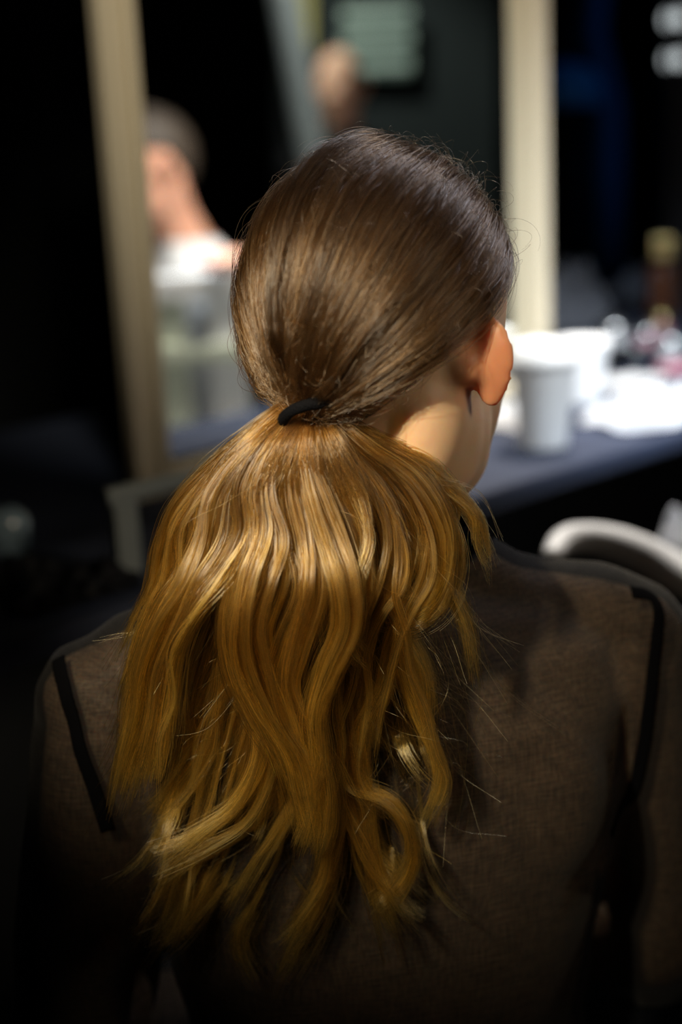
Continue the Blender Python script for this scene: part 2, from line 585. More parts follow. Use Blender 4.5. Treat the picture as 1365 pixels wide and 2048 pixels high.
def crumple(name, c, sx, sy, hgt, m, label, cat, seed, rz=0.0, group=None, n=46, base=0.0):
    rs = np.random.default_rng(seed)
    bm = bmesh.new()
    ks = rs.normal(0, 1, (9, 2)) * 9; ph = rs.uniform(0, 6.28, 9)
    g = []
    for j in range(n):
        row = []
        for i in range(n):
            a, b = i / (n - 1) * 2 - 1, j / (n - 1) * 2 - 1
            rr = math.sqrt(a * a + b * b)
            env = max(0.0, 1 - rr ** 2.2 * 0.75)
            w = sum(math.sin(k[0] * a * 0.6 + k[1] * b * 0.6 + p) for k, p in zip(ks, ph)) / 9
            w = abs(w) ** 0.8
            z = 0.004 + hgt * (0.35 * env + 1.3 * w * env)
            x = a * sx * (1 - 0.12 * abs(b) ** 3) * (1 + 0.08 * math.sin(5 * b + seed)); y = b * sy * (1 + 0.10 * math.sin(4 * a + seed))
            ca, sa = math.cos(rz), math.sin(rz)
            row.append(bm.verts.new((c[0] + x * ca - y * sa, c[1] + x * sa + y * ca, c[2] + z + base)))
        g.append(row)
    for r0, r1 in zip(g, g[1:]):
        for i in range(n - 1):
            bm.faces.new((r0[i], r0[i + 1], r1[i + 1], r1[i]))
    bmesh.ops.solidify(bm, geom=bm.faces[:], thickness=0.003)
    return tag(obj(name, bm, m, None, True), label, cat, group)


crumple('towel', T(1310, 832), 0.125, 0.07, 0.045, M_cloth, 'crumpled white towel lying right of the paper cups', 'towel', 3, TA)
crumple('tissue', T(1012, 850), 0.05, 0.04, 0.03, M_paper, 'crumpled white tissue partly hidden behind the ear', 'tissue', 5, TA + 0.4)
crumple('wipe', T(1262, 768), 0.07, 0.035, 0.012, M_paper, 'flattened white wipe behind the crumpled towel', 'tissue', 9, TA - 0.3)


def box_thing(name, px, py, s, rz, m, label, cat, bevel=0.004):
    c = T(px, py)
    bm = bmesh.new(); add_box(bm, (0, 0, s[2] / 2), s, Matrix.Translation(c) @ Matrix.Rotation(rz, 4, 'Z'), bevel)
    return tag(obj(name, bm, m), label, cat)



def jar(px, py, r, h, mb, ml, label, cat='jar'):
    c = T(px, py); M = Matrix.Translation(c)
    t = empty('cosmetic_jar', c, label, cat, None)
    bm = bmesh.new(); add_lathe(bm, [(r * 0.9, 0), (r, 0.003), (r, h * 0.55), (r * 0.92, h * 0.6)], M, 28)
    obj('jar_body', bm, mb, t, True)
    bm = bmesh.new(); add_lathe(bm, [(r * 1.02, h * 0.58), (r * 1.05, h * 0.62), (r * 1.05, h * 0.8)] + [(r * 1.05 * math.cos(a_), h * 0.8 + r * 0.85 * math.sin(a_)) for a_ in (0.2, 0.4, 0.6, 0.8, 1.0, 1.2, 1.4, 1.52)], M, 28)
    obj('lid', bm, ml, t, True)
    return t


jar(1228, 690, 0.022, 0.040, M_white, M_chrome, 'small jar with a bright domed chrome lid behind the black brush roll')
jar(1138, 662, 0.018, 0.034, M_white, M_gold, 'small jar with a gold lid beside the mirror frame')
jar(1292, 692, 0.020, 0.030, M_pink, M_chrome, 'pink jar with a chrome lid behind the wipe, second from the right edge')
jar(1340, 716, 0.020, 0.036, M_white, M_chrome, 'white jar with a chrome lid at the right picture edge')
jar(1322, 668, 0.017, 0.040, M_pink, M_gold, 'pink jar with a gold lid at the foot of the tall bottle')
jar(1180, 640, 0.020, 0.030, M_black, M_chrome, 'black jar with a chrome lid in front of the grey cloth')


def lipstick(px, py, rz, m, label):
    c = T(px, py); d = Vector((math.cos(rz), math.sin(rz), 0)); r = 0.009
    t = empty('lipstick', c, label, 'lipstick')
    bm = bmesh.new(); add_tube(bm, [c + Vector((0, 0, r)) - d * 0.035, c + Vector((0, 0, r)) + d * 0.005], r, 16)
    obj('lipstick_case', bm, M_black, t, True)
    bm = bmesh.new(); add_tube(bm, [c + Vector((0, 0, r)) + d * 0.010, c + Vector((0, 0, r)) + d * 0.04], r * 0.95, 16)
    obj('cap', bm, m, t, True)


lipstick(1255, 712, 0.3, M_chrome, 'black lipstick with a chrome cap lying beside the chrome lidded jar')
lipstick(1165, 700, 1.6, M_gold, 'black lipstick with a gold cap lying near the mirror frame')


def compact(px, py, r, m, label):
    c = T(px, py); M = Matrix.Translation(c)
    bm = bmesh.new(); add_lathe(bm, [(r * 0.96, 0), (r, 0.003), (r, 0.010), (r * 0.96, 0.013), (r * 0.5, 0.0145), (0.002, 0.015)], M, 36)
    tag(obj('powder_compact', bm, m, None, True), label, 'compact')


compact(1352, 742, 0.034, M_pink, 'round pink powder compact at the right picture edge')
compact(1205, 720, 0.030, M_black, 'round black powder compact in front of the chrome lidded jar')

# tall bottle with a gold cap
c = T(1322, 640)
t = empty('foundation_bottle', c, 'tall dark brown bottle with a square gold cap', 'bottle')
M = Matrix.Translation(c)
bm = bmesh.new(); add_lathe(bm, [(0.026, 0), (0.030, 0.004), (0.030, 0.105), (0.024, 0.118), (0.013, 0.124), (0.013, 0.132)], M, 32)
obj('bottle_body', bm, M_glassb, t, True)
bm = bmesh.new(); add_box(bm, (0, 0, 0.153), (0.040, 0.040, 0.042), M, 0.003)
obj('cap', bm, M_gold, t)

# grey garment dumped across the far side of the table, and a folded dark jacket
crumple('scarf', T(1135, 652), 0.15, 0.09, 0.13, M_grey, 'grey scarf heaped on the far side of the table', 'scarf', 21, TA + 0.25)
crumple('scarf', T(1300, 598), 0.12, 0.08, 0.10, mat('bluish_cloth', (0.20, 0.23, 0.30), 0.9), 'pale blue-grey scarf heaped behind the jars', 'scarf', 29, TA - 0.2)
crumple('brush_roll', T(1235, 735), 0.10, 0.022, 0.02, M_black, 'black brush roll between the wipe and the jars', 'brush roll', 41, TA)

# ------------------------------------------------------------------ background at the right: rack with clothes, globe lamps
rk = P(1190, 60, 4.6)
t = empty('garment_rack', (rk.x, rk.y, 0), 'dark metal garment rack standing in the dark at the right', 'rack')
for dx in (-0.55, 0.62):
    bm = bmesh.new(); add_tube(bm, [(rk.x + dx, rk.y, 0.04), (rk.x + dx, rk.y, 1.78)], 0.014, 10, cap=False)
    add_tube(bm, [(rk.x + dx, rk.y - 0.25, 0.03), (rk.x + dx, rk.y + 0.25, 0.03)], 0.014, 10)
    obj('upright', bm, M_black, t, True)
bm = bmesh.new(); add_tube(bm, [(rk.x - 0.57, rk.y, 1.78), (rk.x + 0.64, rk.y, 1.78)], 0.013, 10)
obj('rail', bm, M_black, t, True)


def garment(x, m, w, L, label, seed):
    bm = bmesh.new()
    rs = np.random.default_rng(seed)
    n = 28; rings = []
    zs = [1.74, 1.72, 1.66, 1.5, 1.3, 1.1, 1.74 - L]
    ws = [0.03, 0.06, w * 0.75, w * 0.72, w * 0.8, w * 0.9, w]
    add_loft(bm, [((x + 0.01 * rs.normal(), rk.y, z), Vector((0.035 + 0.01 * k, 0, 0)), Vector((0, ww, 0))) for k, (z, ww) in enumerate(zip(zs, ws))], n)
    tag(obj('hanging_garment', bm, m, None, True), label, 'garment')


garment(rk.x - 0.33, mat('charcoal_cloth', (0.03, 0.034, 0.036), 0.9), 0.22, 1.0, 'charcoal garment hanging nearest the mirror on the rack', 1)
garment(rk.x - 0.01, M_blue, 0.22, 0.95, 'blue garment hanging in the middle of the rack', 2)
garment(rk.x + 0.25, M_black, 0.23, 1.1, 'black garment hanging right of the blue one on the rack', 3)
# blue cap on the post of the rack
c = P(1125, 215, 3.7)
bm = bmesh.new()
add_lathe(bm, [(0.095, 0), (0.10, 0.01), (0.098, 0.05), (0.08, 0.085), (0.045, 0.105), (0.006, 0.112)], Matrix.Translation(c), 30)
capo = obj('blue_cap', bm, mat('bright_blue_cloth', (0.015, 0.20, 0.50), 0.7), None, True)
tag(capo, 'blue cap on top of a thin dark stand right of the mirror frame', 'cap')
bm = bmesh.new()
add_lathe(bm, [(0.13, 0.0), (0.13, 0.012), (0.012, 0.03), (0.010, c.z - 0.01), (0.06, c.z - 0.006), (0.06, c.z - 0.002)], Matrix.Translation((c.x, c.y, 0)), 24)
tag(obj('hat_stand', bm, M_black, None, True), 'thin black hat stand under the blue cap', 'stand')

# globe lamps on a dark batten at the right edge
lb = P(1352, 60, 3.1)
t = empty('vanity_light_strip', (lb.x, lb.y, TZ), 'dark upright light strip with small globe bulbs at the right picture edge', 'lamp')
bm = bmesh.new()
add_box(bm, (lb.x + 0.03, lb.y + 0.05, (TZ + 1.75) / 2), (0.07, 0.03, 1.75 - TZ), None, 0.004)
obj('batten', bm, M_black, t)
M_bulb = mat('frosted_bulb', (0.9, 0.9, 0.88), 0.3, emit=(0.85, 0.93, 0.95), estr=0.8)
for k, py in enumerate((30, 112)):
    p = P(1366, py + 4, 3.1)
    bm = bmesh.new(); add_lathe(bm, [(0.010, 0.02), (0.011, 0.0), (0.019, -0.010), (0.026, -0.025), (0.024, -0.042), (0.012, -0.052), (0.002, -0.054)],
                                Matrix.Translation(p + Vector((0, 0.03, 0))) @ Matrix.Rotation(R(90), 4, 'X') @ Matrix.Rotation(R(180), 4, 'Y') @ Matrix.Rotation(R(180), 4, 'Y'), 24)
    obj('bulb', bm, M_bulb, t, True)

# ------------------------------------------------------------------ lower right: white curved chair back, crumpled cloth on it
cc = P(1300, 1200, 1.42)


def shell_chair():
    t = empty('tub_chair', (cc.x, cc.y, 0), 'white curved plastic chair in front of the table at the right edge', 'chair')
    # back rim arc passing the traced points
    pts = [P(1105, 1110, 1.36), P(1130, 1082, 1.40), P(1180, 1078, 1.42), P(1260, 1098, 1.42), P(1345, 1140, 1.40), P(1440, 1205, 1.35), P(1500, 1300, 1.28)]
    zt = pts[2].z
    g = spline([(p.x, p.y, p.z) for p in pts], 40)
    bm = bmesh.new()
    add_tube(bm, [tuple(q) for q in g], [0.010 + 0.010 * math.sin(math.pi * i / 39) for i in range(40)], 12)
    obj('rim', bm, M_white, t, True)
    bm = bmesh.new()
    rows = []
    cen = np.array([g[:, 0].mean() + 0.11, g[:, 1].mean() - 0.06])
    for j in range(10):
        f = j / 9
        row = []
        for q in g:
            k = 1 - 0.45 * f ** 1.6
            row.append(bm.verts.new((cen[0] + (q[0] - cen[0]) * k, cen[1] + (q[1] - cen[1]) * k, q[2] * (1 - f) + 0.45 * f)))
        rows.append(row)
    for r0, r1 in zip(rows, rows[1:]):
        for i in range(39):
            bm.faces.new((r0[i], r0[i + 1], r1[i + 1], r1[i]))
    bmesh.ops.solidify(bm, geom=bm.faces[:], thickness=0.006)
    obj('backrest', bm, mat('grey_shell_plastic', (0.05, 0.055, 0.06), 0.5), t, True)
    bm = bmesh.new(); add_lathe(bm, [(0.10, 0.43), (0.15, 0.44), (0.155, 0.455), (0.14, 0.465), (0.02, 0.46)], Matrix.Translation((cen[0], cen[1], 0)), 36)
    obj('seat', bm, M_black, t, True)
    for sx, sy in ((1, 1), (1, -1), (-1, 1), (-1, -1)):
        bm = bmesh.new(); add_tube(bm, [(cen[0] + sx * 0.08, cen[1] + sy * 0.08, 0.44), (cen[0] + sx * 0.13, cen[1] + sy * 0.13, 0.012)], 0.012, 10)
        obj('leg', bm, M_metal, t, True)


shell_chair()
crumple('towel', P(1430, 1118, 1.455), 0.066, 0.035, 0.085, M_cloth, 'small crumpled white towel resting on the curved chair back at the right edge', 'towel', 17, -0.3)

# ------------------------------------------------------------------ lower left: dim things on the table
a = T(258, 1150)
t = empty('metal_stand', a, 'dull grey metal trestle stand on the table below the mirror corner', 'stand')
Mx = Matrix.Translation(a) @ Matrix.Rotation(TA, 4, 'Z')
for dx in (0.0, 0.16):
    bm = bmesh.new(); add_box(bm, (dx, 0, 0.045), (0.028, 0.012, 0.09), Mx, 0.002); obj('leg', bm, M_metal, t)
bm = bmesh.new(); add_box(bm, (0.08, 0, 0.084), (0.20, 0.014, 0.016), Mx, 0.002); obj('crossbar', bm, M_metal, t)
c = T(18, 1105)
bm = bmesh.new(); add_lathe(bm, [(0.02, 0), (0.024, 0.004), (0.026, 0.035), (0.020, 0.045), (0.012, 0.05)], Matrix.Translation(c), 28)
tag(obj('glass_pot', bm, mat('blue_grey_glass', (0.20, 0.28, 0.34), 0.15, coat=1.0), None, True), 'small bluish glass pot at the left picture edge', 'pot')
crumple('pouch', T(150, 1195), 0.07, 0.035, 0.03, M_black, 'soft black pouch lying on the left part of the table', 'pouch', 33, TA)
crumple('pouch', T(30, 1165), 0.05, 0.035, 0.025, M_black, 'small black pouch beside the bluish glass pot', 'pouch', 35, TA)

# ------------------------------------------------------------------ seen in the mirror: placed where their reflections call for them
def reflected(fn, name, m, parent=None, smooth=False):
    bm = bmesh.new(); fn(bm)
    for v in bm.verts: v.co = refl(v.co)
    return obj(name, bm, m, parent, smooth)


# white slatted chair
CY = 2.5
def chairpt(px, py): return P(px, py, CY)
rail_l, rail_r = chairpt(262, 572), chairpt(640, 572)
cz = (rail_l.z + rail_r.z) / 2
cxm = (rail_l.x + rail_r.x) / 2
chr_ = empty('slatted_chair', refl(Vector((cxm, CY - 0.2, 0))), 'white slatted chair seen in the mirror in front of the person in white', 'chair')
zb = 0.45
reflected(lambda bm: add_box(bm, (cxm, CY, cz), (0.36, 0.03, 0.045), None, 0.006), 'top_rail', M_white, chr_)
for px in (340, 458, 578):
    x = chairpt(px, 780).x
    reflected(lambda bm: add_box(bm, (x + 0.012, CY, (cz + zb) / 2), (0.066, 0.014, cz - zb), None, 0.003), 'slat', M_green if px == 340 else M_white, chr_)
reflected(lambda bm: add_box(bm, (cxm, CY - 0.012, chairpt(400, 705).z), (0.34, 0.014, 0.03), None, 0.003), 'cross_rail', M_green, chr_)
reflected(lambda bm: add_box(bm, (cxm, CY - 0.20, zb), (0.40, 0.42, 0.035), None, 0.008), 'seat', M_white, chr_)
for sx in (-1, 1):
    for yy in (0.0, -0.38):
        reflected(lambda bm: add_tube(bm, [(cxm + sx * 0.17, CY + yy, 0.002), (cxm + sx * 0.17, CY + yy, zb)], 0.018, 12, cap=False), 'leg', M_white, chr_, True)

# leaning grey pole, notice board, far person in dark clothes
reflected_pole = reflected(lambda bm: add_tube(bm, [P(553, -120, 3.9) + (P(553, -120, 3.9) - P(622, 290, 3.9)) * 0.5, P(553, -120, 3.9), P(622, 290, 3.9), P(622, 290, 3.9) + (P(622, 290, 3.9) - P(553, -120, 3.9)) * 1.2], 0.045, 16), 'leaning_pole', M_metal, None, True)
tag(reflected_pole, 'slanting grey metal pole seen in the mirror above the head', 'pole')

M_notice = mat('notice_paper', (0.42, 0.47, 0.42), 0.8, noise=0.1)
def notice_mat():
    m = M_notice; nt = m.node_tree
    tc = nt.nodes.new('ShaderNodeTexCoord'); sp = nt.nodes.new('ShaderNodeSeparateXYZ')
    nt.links.new(tc.outputs['Object'], sp.inputs[0])
    mm = nt.nodes.new('ShaderNodeMath'); mm.operation = 'MULTIPLY'; mm.inputs[1].default_value = 2 * math.pi / 0.085
    sn = nt.nodes.new('ShaderNodeMath'); sn.operation = 'SINE'
    nt.links.new(sp.outputs['Z'], mm.inputs[0]); nt.links.new(mm.outputs[0], sn.inputs[0])
    cr = nt.nodes.new('ShaderNodeValToRGB')
    cr.color_ramp.elements[0].position = 0.35; cr.color_ramp.elements[0].color = (0.07, 0.09, 0.08, 1)
    cr.color_ramp.elements[1].position = 0.55; cr.color_ramp.elements[1].color = (0.45, 0.50, 0.45, 1)
    nt.links.new(sn.outputs[0], cr.inputs[0])
    nt.links.new(cr.outputs[0], nt.nodes['Principled BSDF'].inputs['Base Color'])
notice_mat()
def board(bm, x0, y0, x1, y1, D, th=0.01):
    q = [P(x0, y0, D), P(x1, y0, D), P(x1, y1, D), P(x0, y1, D)]
    f = [bm.verts.new(p) for p in q]; g = [bm.verts.new(p + Vector((0, th, 0))) for p in q]
    bm.faces.new(f); bm.faces.new(g[::-1])
    for i in range(4): bm.faces.new((f[i], f[(i + 1) % 4], g[(i + 1) % 4], g[i]))
nb = reflected(lambda bm: board(bm, 690, 15, 828, 150, 5.2), 'notice_sheet', M_notice)
tag(nb, 'pale notice sheet with rows of writing seen dimly in the mirror', 'notice')
yb = reflected(lambda bm: board(bm, 592, -60, 632, 95, 4.4), 'yellow_sheet', mat('yellow_paper', (0.50, 0.46, 0.16), 0.8))
tag(yb, 'yellowish upright sheet beside the slanting pole, seen in the mirror', 'paper')
# wall panel carrying the sheets
pn = reflected(lambda bm: board(bm, 560, -300, 1000, 900, 5.25, 0.04), 'partition_panel', M_drape)
tag(pn, 'black partition panel behind the notice sheet, seen in the mirror', 'panel')


# ------------------------------------------------------------------ figures
def ear_bm(bm, c, side, F, Rt, Up, scale=1.0):
    """auricle as a dished shell; F forward, Rt outward (to its own side), Up"""
    n, mr_ = 36, 9
    # plane of ear: rises, and leans back+out from the head
    a = R(70)
    px = (-F * math.cos(a) + Rt * math.sin(a)).normalized()      # backward/outward
    pz = (Up * math.cos(R(10)) - F * math.sin(R(10))).normalized()
    pn_ = (Rt * math.cos(a) + F * math.sin(a)).normalized()      # outward normal
    top, bot = [], []
    for j in range(mr_ + 1):
        r = j / mr_
        rt_, rb_ = [], []
        for i in range(n):
            th = 2 * math.pi * i / n
            cx, sz = math.cos(th), math.sin(th)
            wx = 0.0205 * (1 + 0.10 * sz) * (1.0 if cx > 0 else 0.70)
            if sz < 0: wx *= (1 - 0.24 * (-sz) ** 1.6)
            wz = 0.031 if sz > 0 else 0.028
            x = cx * wx * r; z = sz * wz * r
            dish = -0.007 * math.cos(min(1, r * 1.15) * math.pi / 2) + 0.0035 * max(0, r - 0.75) * 4 * (0.6 + 0.4 * sz)
            th_ = 0.0022 + 0.0012 * (r > 0.85)
            base = Vector(c) + px * (x * scale + 0.012 * scale) + pz * z * scale
            rt_.append(bm.verts.new(base + pn_ * (dish + th_) * scale)); rb_.append(bm.verts.new(base + pn_ * (dish - th_) * scale))
        top.append(rt_); bot.append(rb_)
    for L in (top, bot):
        for r0, r1 in zip(L[1:], L[2:]):
            for i in range(n):
                bm.faces.new((r0[i], r0[(i + 1) % n], r1[(i + 1) % n], r1[i]))
        bm.faces.new(L[1])
        for v in L[0]: bm.verts.remove(v)
    for i in range(n):
        bm.faces.new((top[-1][i], top[-1][(i + 1) % n], bot[-1][(i + 1) % n], bot[-1][i]))
    # root joining it to the head, inside of the concha
    add_tube(bm, [Vector(c) - pn_ * 0.012 + px * 0.006, Vector(c) + pn_ * -0.004 + px * 0.010 + pz * 0.002], [0.013 * scale, 0.009 * scale], 14)


def ellipsoid(bm, c, ax, rad, n=24):
    X, Y, Z = ax
    rings = []
    for k in range(1, n):
        th = math.pi * k / n
        rings.append((Vector(c) + Z * rad[2] * math.cos(th), X * rad[0] * math.sin(th), Y * rad[1] * math.sin(th)))
    add_loft(bm, rings, 28)


def head_pieces(bm, hc, F, Rt, Up):
    """hc: midpoint between the ear canals"""
    def L(x, y, z): return Vector(hc) + Rt * x + F * y + Up * z
    ax = (Rt, F, Up)
    ellipsoid(bm, L(0, -0.004, 0.035), ax, (0.073, 0.093, 0.092))
    ellipsoid(bm, L(0, 0.040, -0.020), ax, (0.057, 0.058, 0.078))
    ellipsoid(bm, L(0, 0.034, -0.062), ax, (0.051, 0.052, 0.046))
    ellipsoid(bm, L(0, 0.070, -0.092), ax, (0.022, 0.022, 0.020), 12)
    for s in (-1, 1):
        ellipsoid(bm, L(s * 0.033, 0.062, -0.022), ax, (0.020, 0.024, 0.020), 12)     # cheek
        ellipsoid(bm, L(s * 0.042, 0.010, -0.045), ax, (0.020, 0.034, 0.040), 14)     # jaw corner
        ellipsoid(bm, L(s * 0.044, -0.028, -0.030), ax, (0.022, 0.034, 0.046), 14)    # behind the ear
        ellipsoid(bm, L(s * 0.047, -0.010, -0.042), ax, (0.018, 0.034, 0.044), 14)
        ellipsoid(bm, L(s * 0.027, 0.080, 0.022), ax, (0.020, 0.012, 0.008), 12)      # brow
        ear_bm(bm, L(s * 0.066, -0.020, 0.002), s, F, Rt * s, Up, 1.03)
    add_tube(bm, [L(0, 0.092, 0.016), L(0, 0.104, -0.008), L(0, 0.113, -0.024)], [0.007, 0.008, 0.010], 12)
    for s in (-1, 1): ellipsoid(bm, L(s * 0.010, 0.104, -0.027), ax, (0.007, 0.008, 0.006), 8)
    ellipsoid(bm, L(0, 0.091, -0.052), ax, (0.022, 0.010, 0.005), 10)
    ellipsoid(bm, L(0, 0.089, -0.061), ax, (0.018, 0.010, 0.006), 10)
    return L


def body_figure(sh, bF, hc, hF, hands, shoulder_half=0.175, grow=0.0, parts='all', roll=0.0, elbows=None):
    """sh: midpoint between the shoulder points; bF: where the chest faces; hc: mid-ear point; hF: face direction.
    returns bmesh of overlapping closed pieces"""
    bF = Vector(bF).normalized(); Z = Vector((0, 0, 1)); bR = bF.cross(Z).normalized()
    hF = Vector(hF).normalized(); hR = hF.cross(Z).normalized(); hU = hR.cross(hF).normalized()
    if roll:
        q = Matrix.Rotation(roll, 3, hF); hR = q @ hR; hU = q @ hU
    sh = Vector(sh); k = shoulder_half / 0.175
    bm = bmesh.new()
    def B(x, y, z): return sh + bR * x + bF * y + Z * z
    g = grow
    if parts in ('all', 'cloth'):
        prof = [(-0.64, 0.10, 0.08, 0.02), (-0.60, 0.165, 0.115, 0.01), (-0.50, 0.178, 0.118, 0.0), (-0.40, 0.142, 0.096, 0.0), (-0.32, 0.132, 0.090, 0.0), (-0.22, 0.146, 0.098, -0.005),
                (-0.13, 0.160, 0.102, -0.005), (-0.06, 0.166, 0.094, -0.008), (-0.015, 0.158, 0.076, -0.008), (0.012, 0.125, 0.062, -0.008), (0.030, 0.085, 0.055, -0.004), (0.048, 0.060, 0.052, 0.0)]
        add_loft(bm, [(B(0, yo, z + g * 0.6), bR * (w * k + g), bF * (d + g)) for (z, w, d, yo) in prof], 48, 2.25)
        if parts == 'cloth':
            add_loft(bm, [(B(0, -0.004, 0.0), bR * 0.080, bF * 0.066), (B(0, -0.004, 0.035), bR * 0.072, bF * 0.064), (B(0, -0.002, 0.085), bR * 0.064, bF * 0.063)], 40)
        # shoulder blades and trapezius
        for s in (-1, 1):
            ellipsoid(bm, B(s * 0.085 * k, -0.058, -0.115), (bR, bF, Z), (0.060 + g, 0.040 + g, 0.085 + g), 16)
            add_tube(bm, [B(s * 0.03, -0.012, 0.055), B(s * 0.085 * k, -0.016, 0.012 + g * 0.5), B(s * 0.150 * k, -0.008, -0.008 + g * 0.5), B(s * 0.185 * k, 0.0, -0.030)],
                     [0.030 + g, 0.030 + g, 0.030 + g, 0.036 + g], 16)
    for s, (el, wr) in zip((-1, 1), hands):
        el = Vector(el); wr = Vector(wr)
        s0 = B(s * 0.172 * k, 0.0, -0.045)
        um = s0.lerp(el, 0.5); fm = el.lerp(wr, 0.4)
        gg = g * 2.2
        add_tube(bm, [s0, s0.lerp(el, 0.25), um, el], [0.047 + g, 0.047 + g * 1.3, 0.043 + gg, 0.036 + gg], 18)
        add_tube(bm, [el, fm, wr], [0.036 + gg, 0.036 + gg, 0.024 + gg * 0.8], 18)
        if parts == 'all':
            d = (wr - fm).normalized(); sd = d.cross(Z)
            sd = sd.normalized() if sd.length > 0.1 else bR
            if sd.dot(bR) * s > 0: sd = -sd                  # towards the thumb (inner side)
            pn_ = d.cross(sd).normalized()
            if pn_.z < 0: pn_ = -pn_
            add_loft(bm, [(wr - d * 0.01, sd * 0.024, pn_ * 0.020), (wr + d * 0.02, sd * 0.030, pn_ * 0.016), (wr + d * 0.06, sd * 0.038, pn_ * 0.013), (wr + d * 0.088, sd * 0.036, pn_ * 0.010)], 20)
            for q, (off, ln) in enumerate(((0.028, 0.070), (0.0095, 0.078), (-0.0095, 0.072), (-0.027, 0.056))):
                b0 = wr + d * 0.075 + sd * off
                b1 = b0 + d * ln * 0.45 - pn_ * 0.004; b2 = b1 + d * ln * 0.28 - pn_ * 0.012; b3 = b2 + d * ln * 0.14 - pn_ * 0.018
                add_tube(bm, [b0, b1, b2, b3], [0.0085, 0.0082, 0.0074, 0.0065], 10)
            add_tube(bm, [wr + d * 0.025 + sd * 0.024, wr + d * 0.055 + sd * 0.046 - pn_ * 0.004, wr + d * 0.085 + sd * 0.052 - pn_ * 0.012], [0.012, 0.0098, 0.008], 10)
    if parts == 'all':
        L = head_pieces(bm, hc, hF, hR, hU)
        nb_ = B(0, -0.004, 0.02); nt_ = Vector(hc) + hF * -0.012 - hU * 0.020
        add_tube(bm, [nb_ - Z * 0.04, nb_ + Z * 0.02, nb_.lerp(nt_, 0.5), nt_], [0.066, 0.060, 0.055, 0.058], 24)
    if parts in ('all', 'legs'):
        gl = g if parts == 'legs' else 0
        for s in (-1, 1):
            hip = B(s * 0.095, 0.02, -0.545); knee = B(s * 0.12, 0.44, -0.545); ank = Vector((knee.x, knee.y, 0.10)) - bF * 0.04
            add_tube(bm, [hip, hip.lerp(knee, 0.5), knee], [0.082 + gl, 0.070 + gl, 0.054 + gl], 20)
            add_tube(bm, [knee, knee.lerp(ank, 0.3), knee.lerp(ank, 0.7), ank], [0.054 + gl, 0.054 + gl, 0.040 + gl, 0.034 + gl], 20)
            if parts == 'all':
                a0 = Vector((ank.x, ank.y, 0.045)) - bF * 0.035
                add_tube(bm, [a0, a0 + bF * 0.08 - Z * 0.005, a0 + bF * 0.17 - Z * 0.015, a0 + bF * 0.20 - Z * 0.018], [0.036, 0.037, 0.030, 0.024], 16)
    if parts == 'legs':
        add_loft(bm, [(B(0, yo, z), bR * (w * k + g), bF * (d + g)) for (z, w, d, yo) in [(-0.64, 0.10, 0.08, 0.02), (-0.60, 0.165, 0.115, 0.01), (-0.50, 0.178, 0.118, 0.0), (-0.42, 0.150, 0.10, 0.0)]], 40, 2.25)
    return bm, B


# ---- the sitter
LSH = P(150, 1338, 0.925); RSH = P(1300, 1178, 1.0)
bRt = (RSH - LSH); bRt.z = 0
SHW = bRt.length / 2
bRt.normalize()
bFw = Vector((0, 0, 1)).cross(bRt)
SHM = (LSH + RSH) / 2
HY = R(-30)                                             # head turned to the right
hF = Vector((math.sin(-HY), math.cos(-HY), 0))
EARPX = P(960, 724, 0.880)
HR = hF.cross(Vector((0, 0, 1)))
HC = P(783, 718, 0.915)
hF = (hF + Vector((0, 0, -0.06))).normalized()


def Bp(x, y, z): return SHM + bRt * x + bFw * y + Vector((0, 0, z))


print('shoulder half', SHW, 'SHM', SHM, 'HC', HC, 'MW', MW)
KS = SHW / 0.175 * 0.93
hands_s = ((Bp(-0.235, 0.03, -0.31), Bp(-0.10, 0.24, -0.44)), (Bp(0.235, 0.03, -0.31), Bp(0.10, 0.24, -0.44)))
bm, _ = body_figure(SHM, bFw, HC, hF, hands_s, SHW * 0.90)
me = remeshed(bm, 0.0027, 24, 0.5)
person = empty('person', (SHM.x, SHM.y, 0), 'person seen from behind with a long golden brown ponytail and a sheer black blouse', 'person')
body = link_mesh('body', me, M_skin, person, True)
hR = hF.cross(Vector((0, 0, 1))).normalized(); hU = hR.cross(hF).normalized()
co = np.zeros(len(me.vertices) * 3); me.vertices.foreach_get('co', co); co = co.reshape(-1, 3)
fl_ = np.zeros(len(co))
for s in (-1, 1):                                    # natural ear redness plus backlit orange glow painted in
    ec = np.array(HC + hR * (s * 0.084) + hF * -0.026)
    dd = np.linalg.norm((co - ec) * np.array([1, 1, 0.75]), axis=1)
    fl_ = np.maximum(fl_, np.clip((0.028 - dd) / 0.010, 0, 1))
fa = me.attributes.new('flush_glow', 'FLOAT', 'POINT'); fa.data.foreach_set('value', (fl_ * 0.45).astype(np.float32))
def HL(x, y, z): return HC + hR * x + hF * y + hU * z
for s in (-1, 1):
    bm = bmesh.new(); ellipsoid(bm, HL(s * 0.031, 0.0835, 0.004), (hR, hF, hU), (0.012, 0.012, 0.009), 12)
    obj('eye', bm, M_eye, person, True)

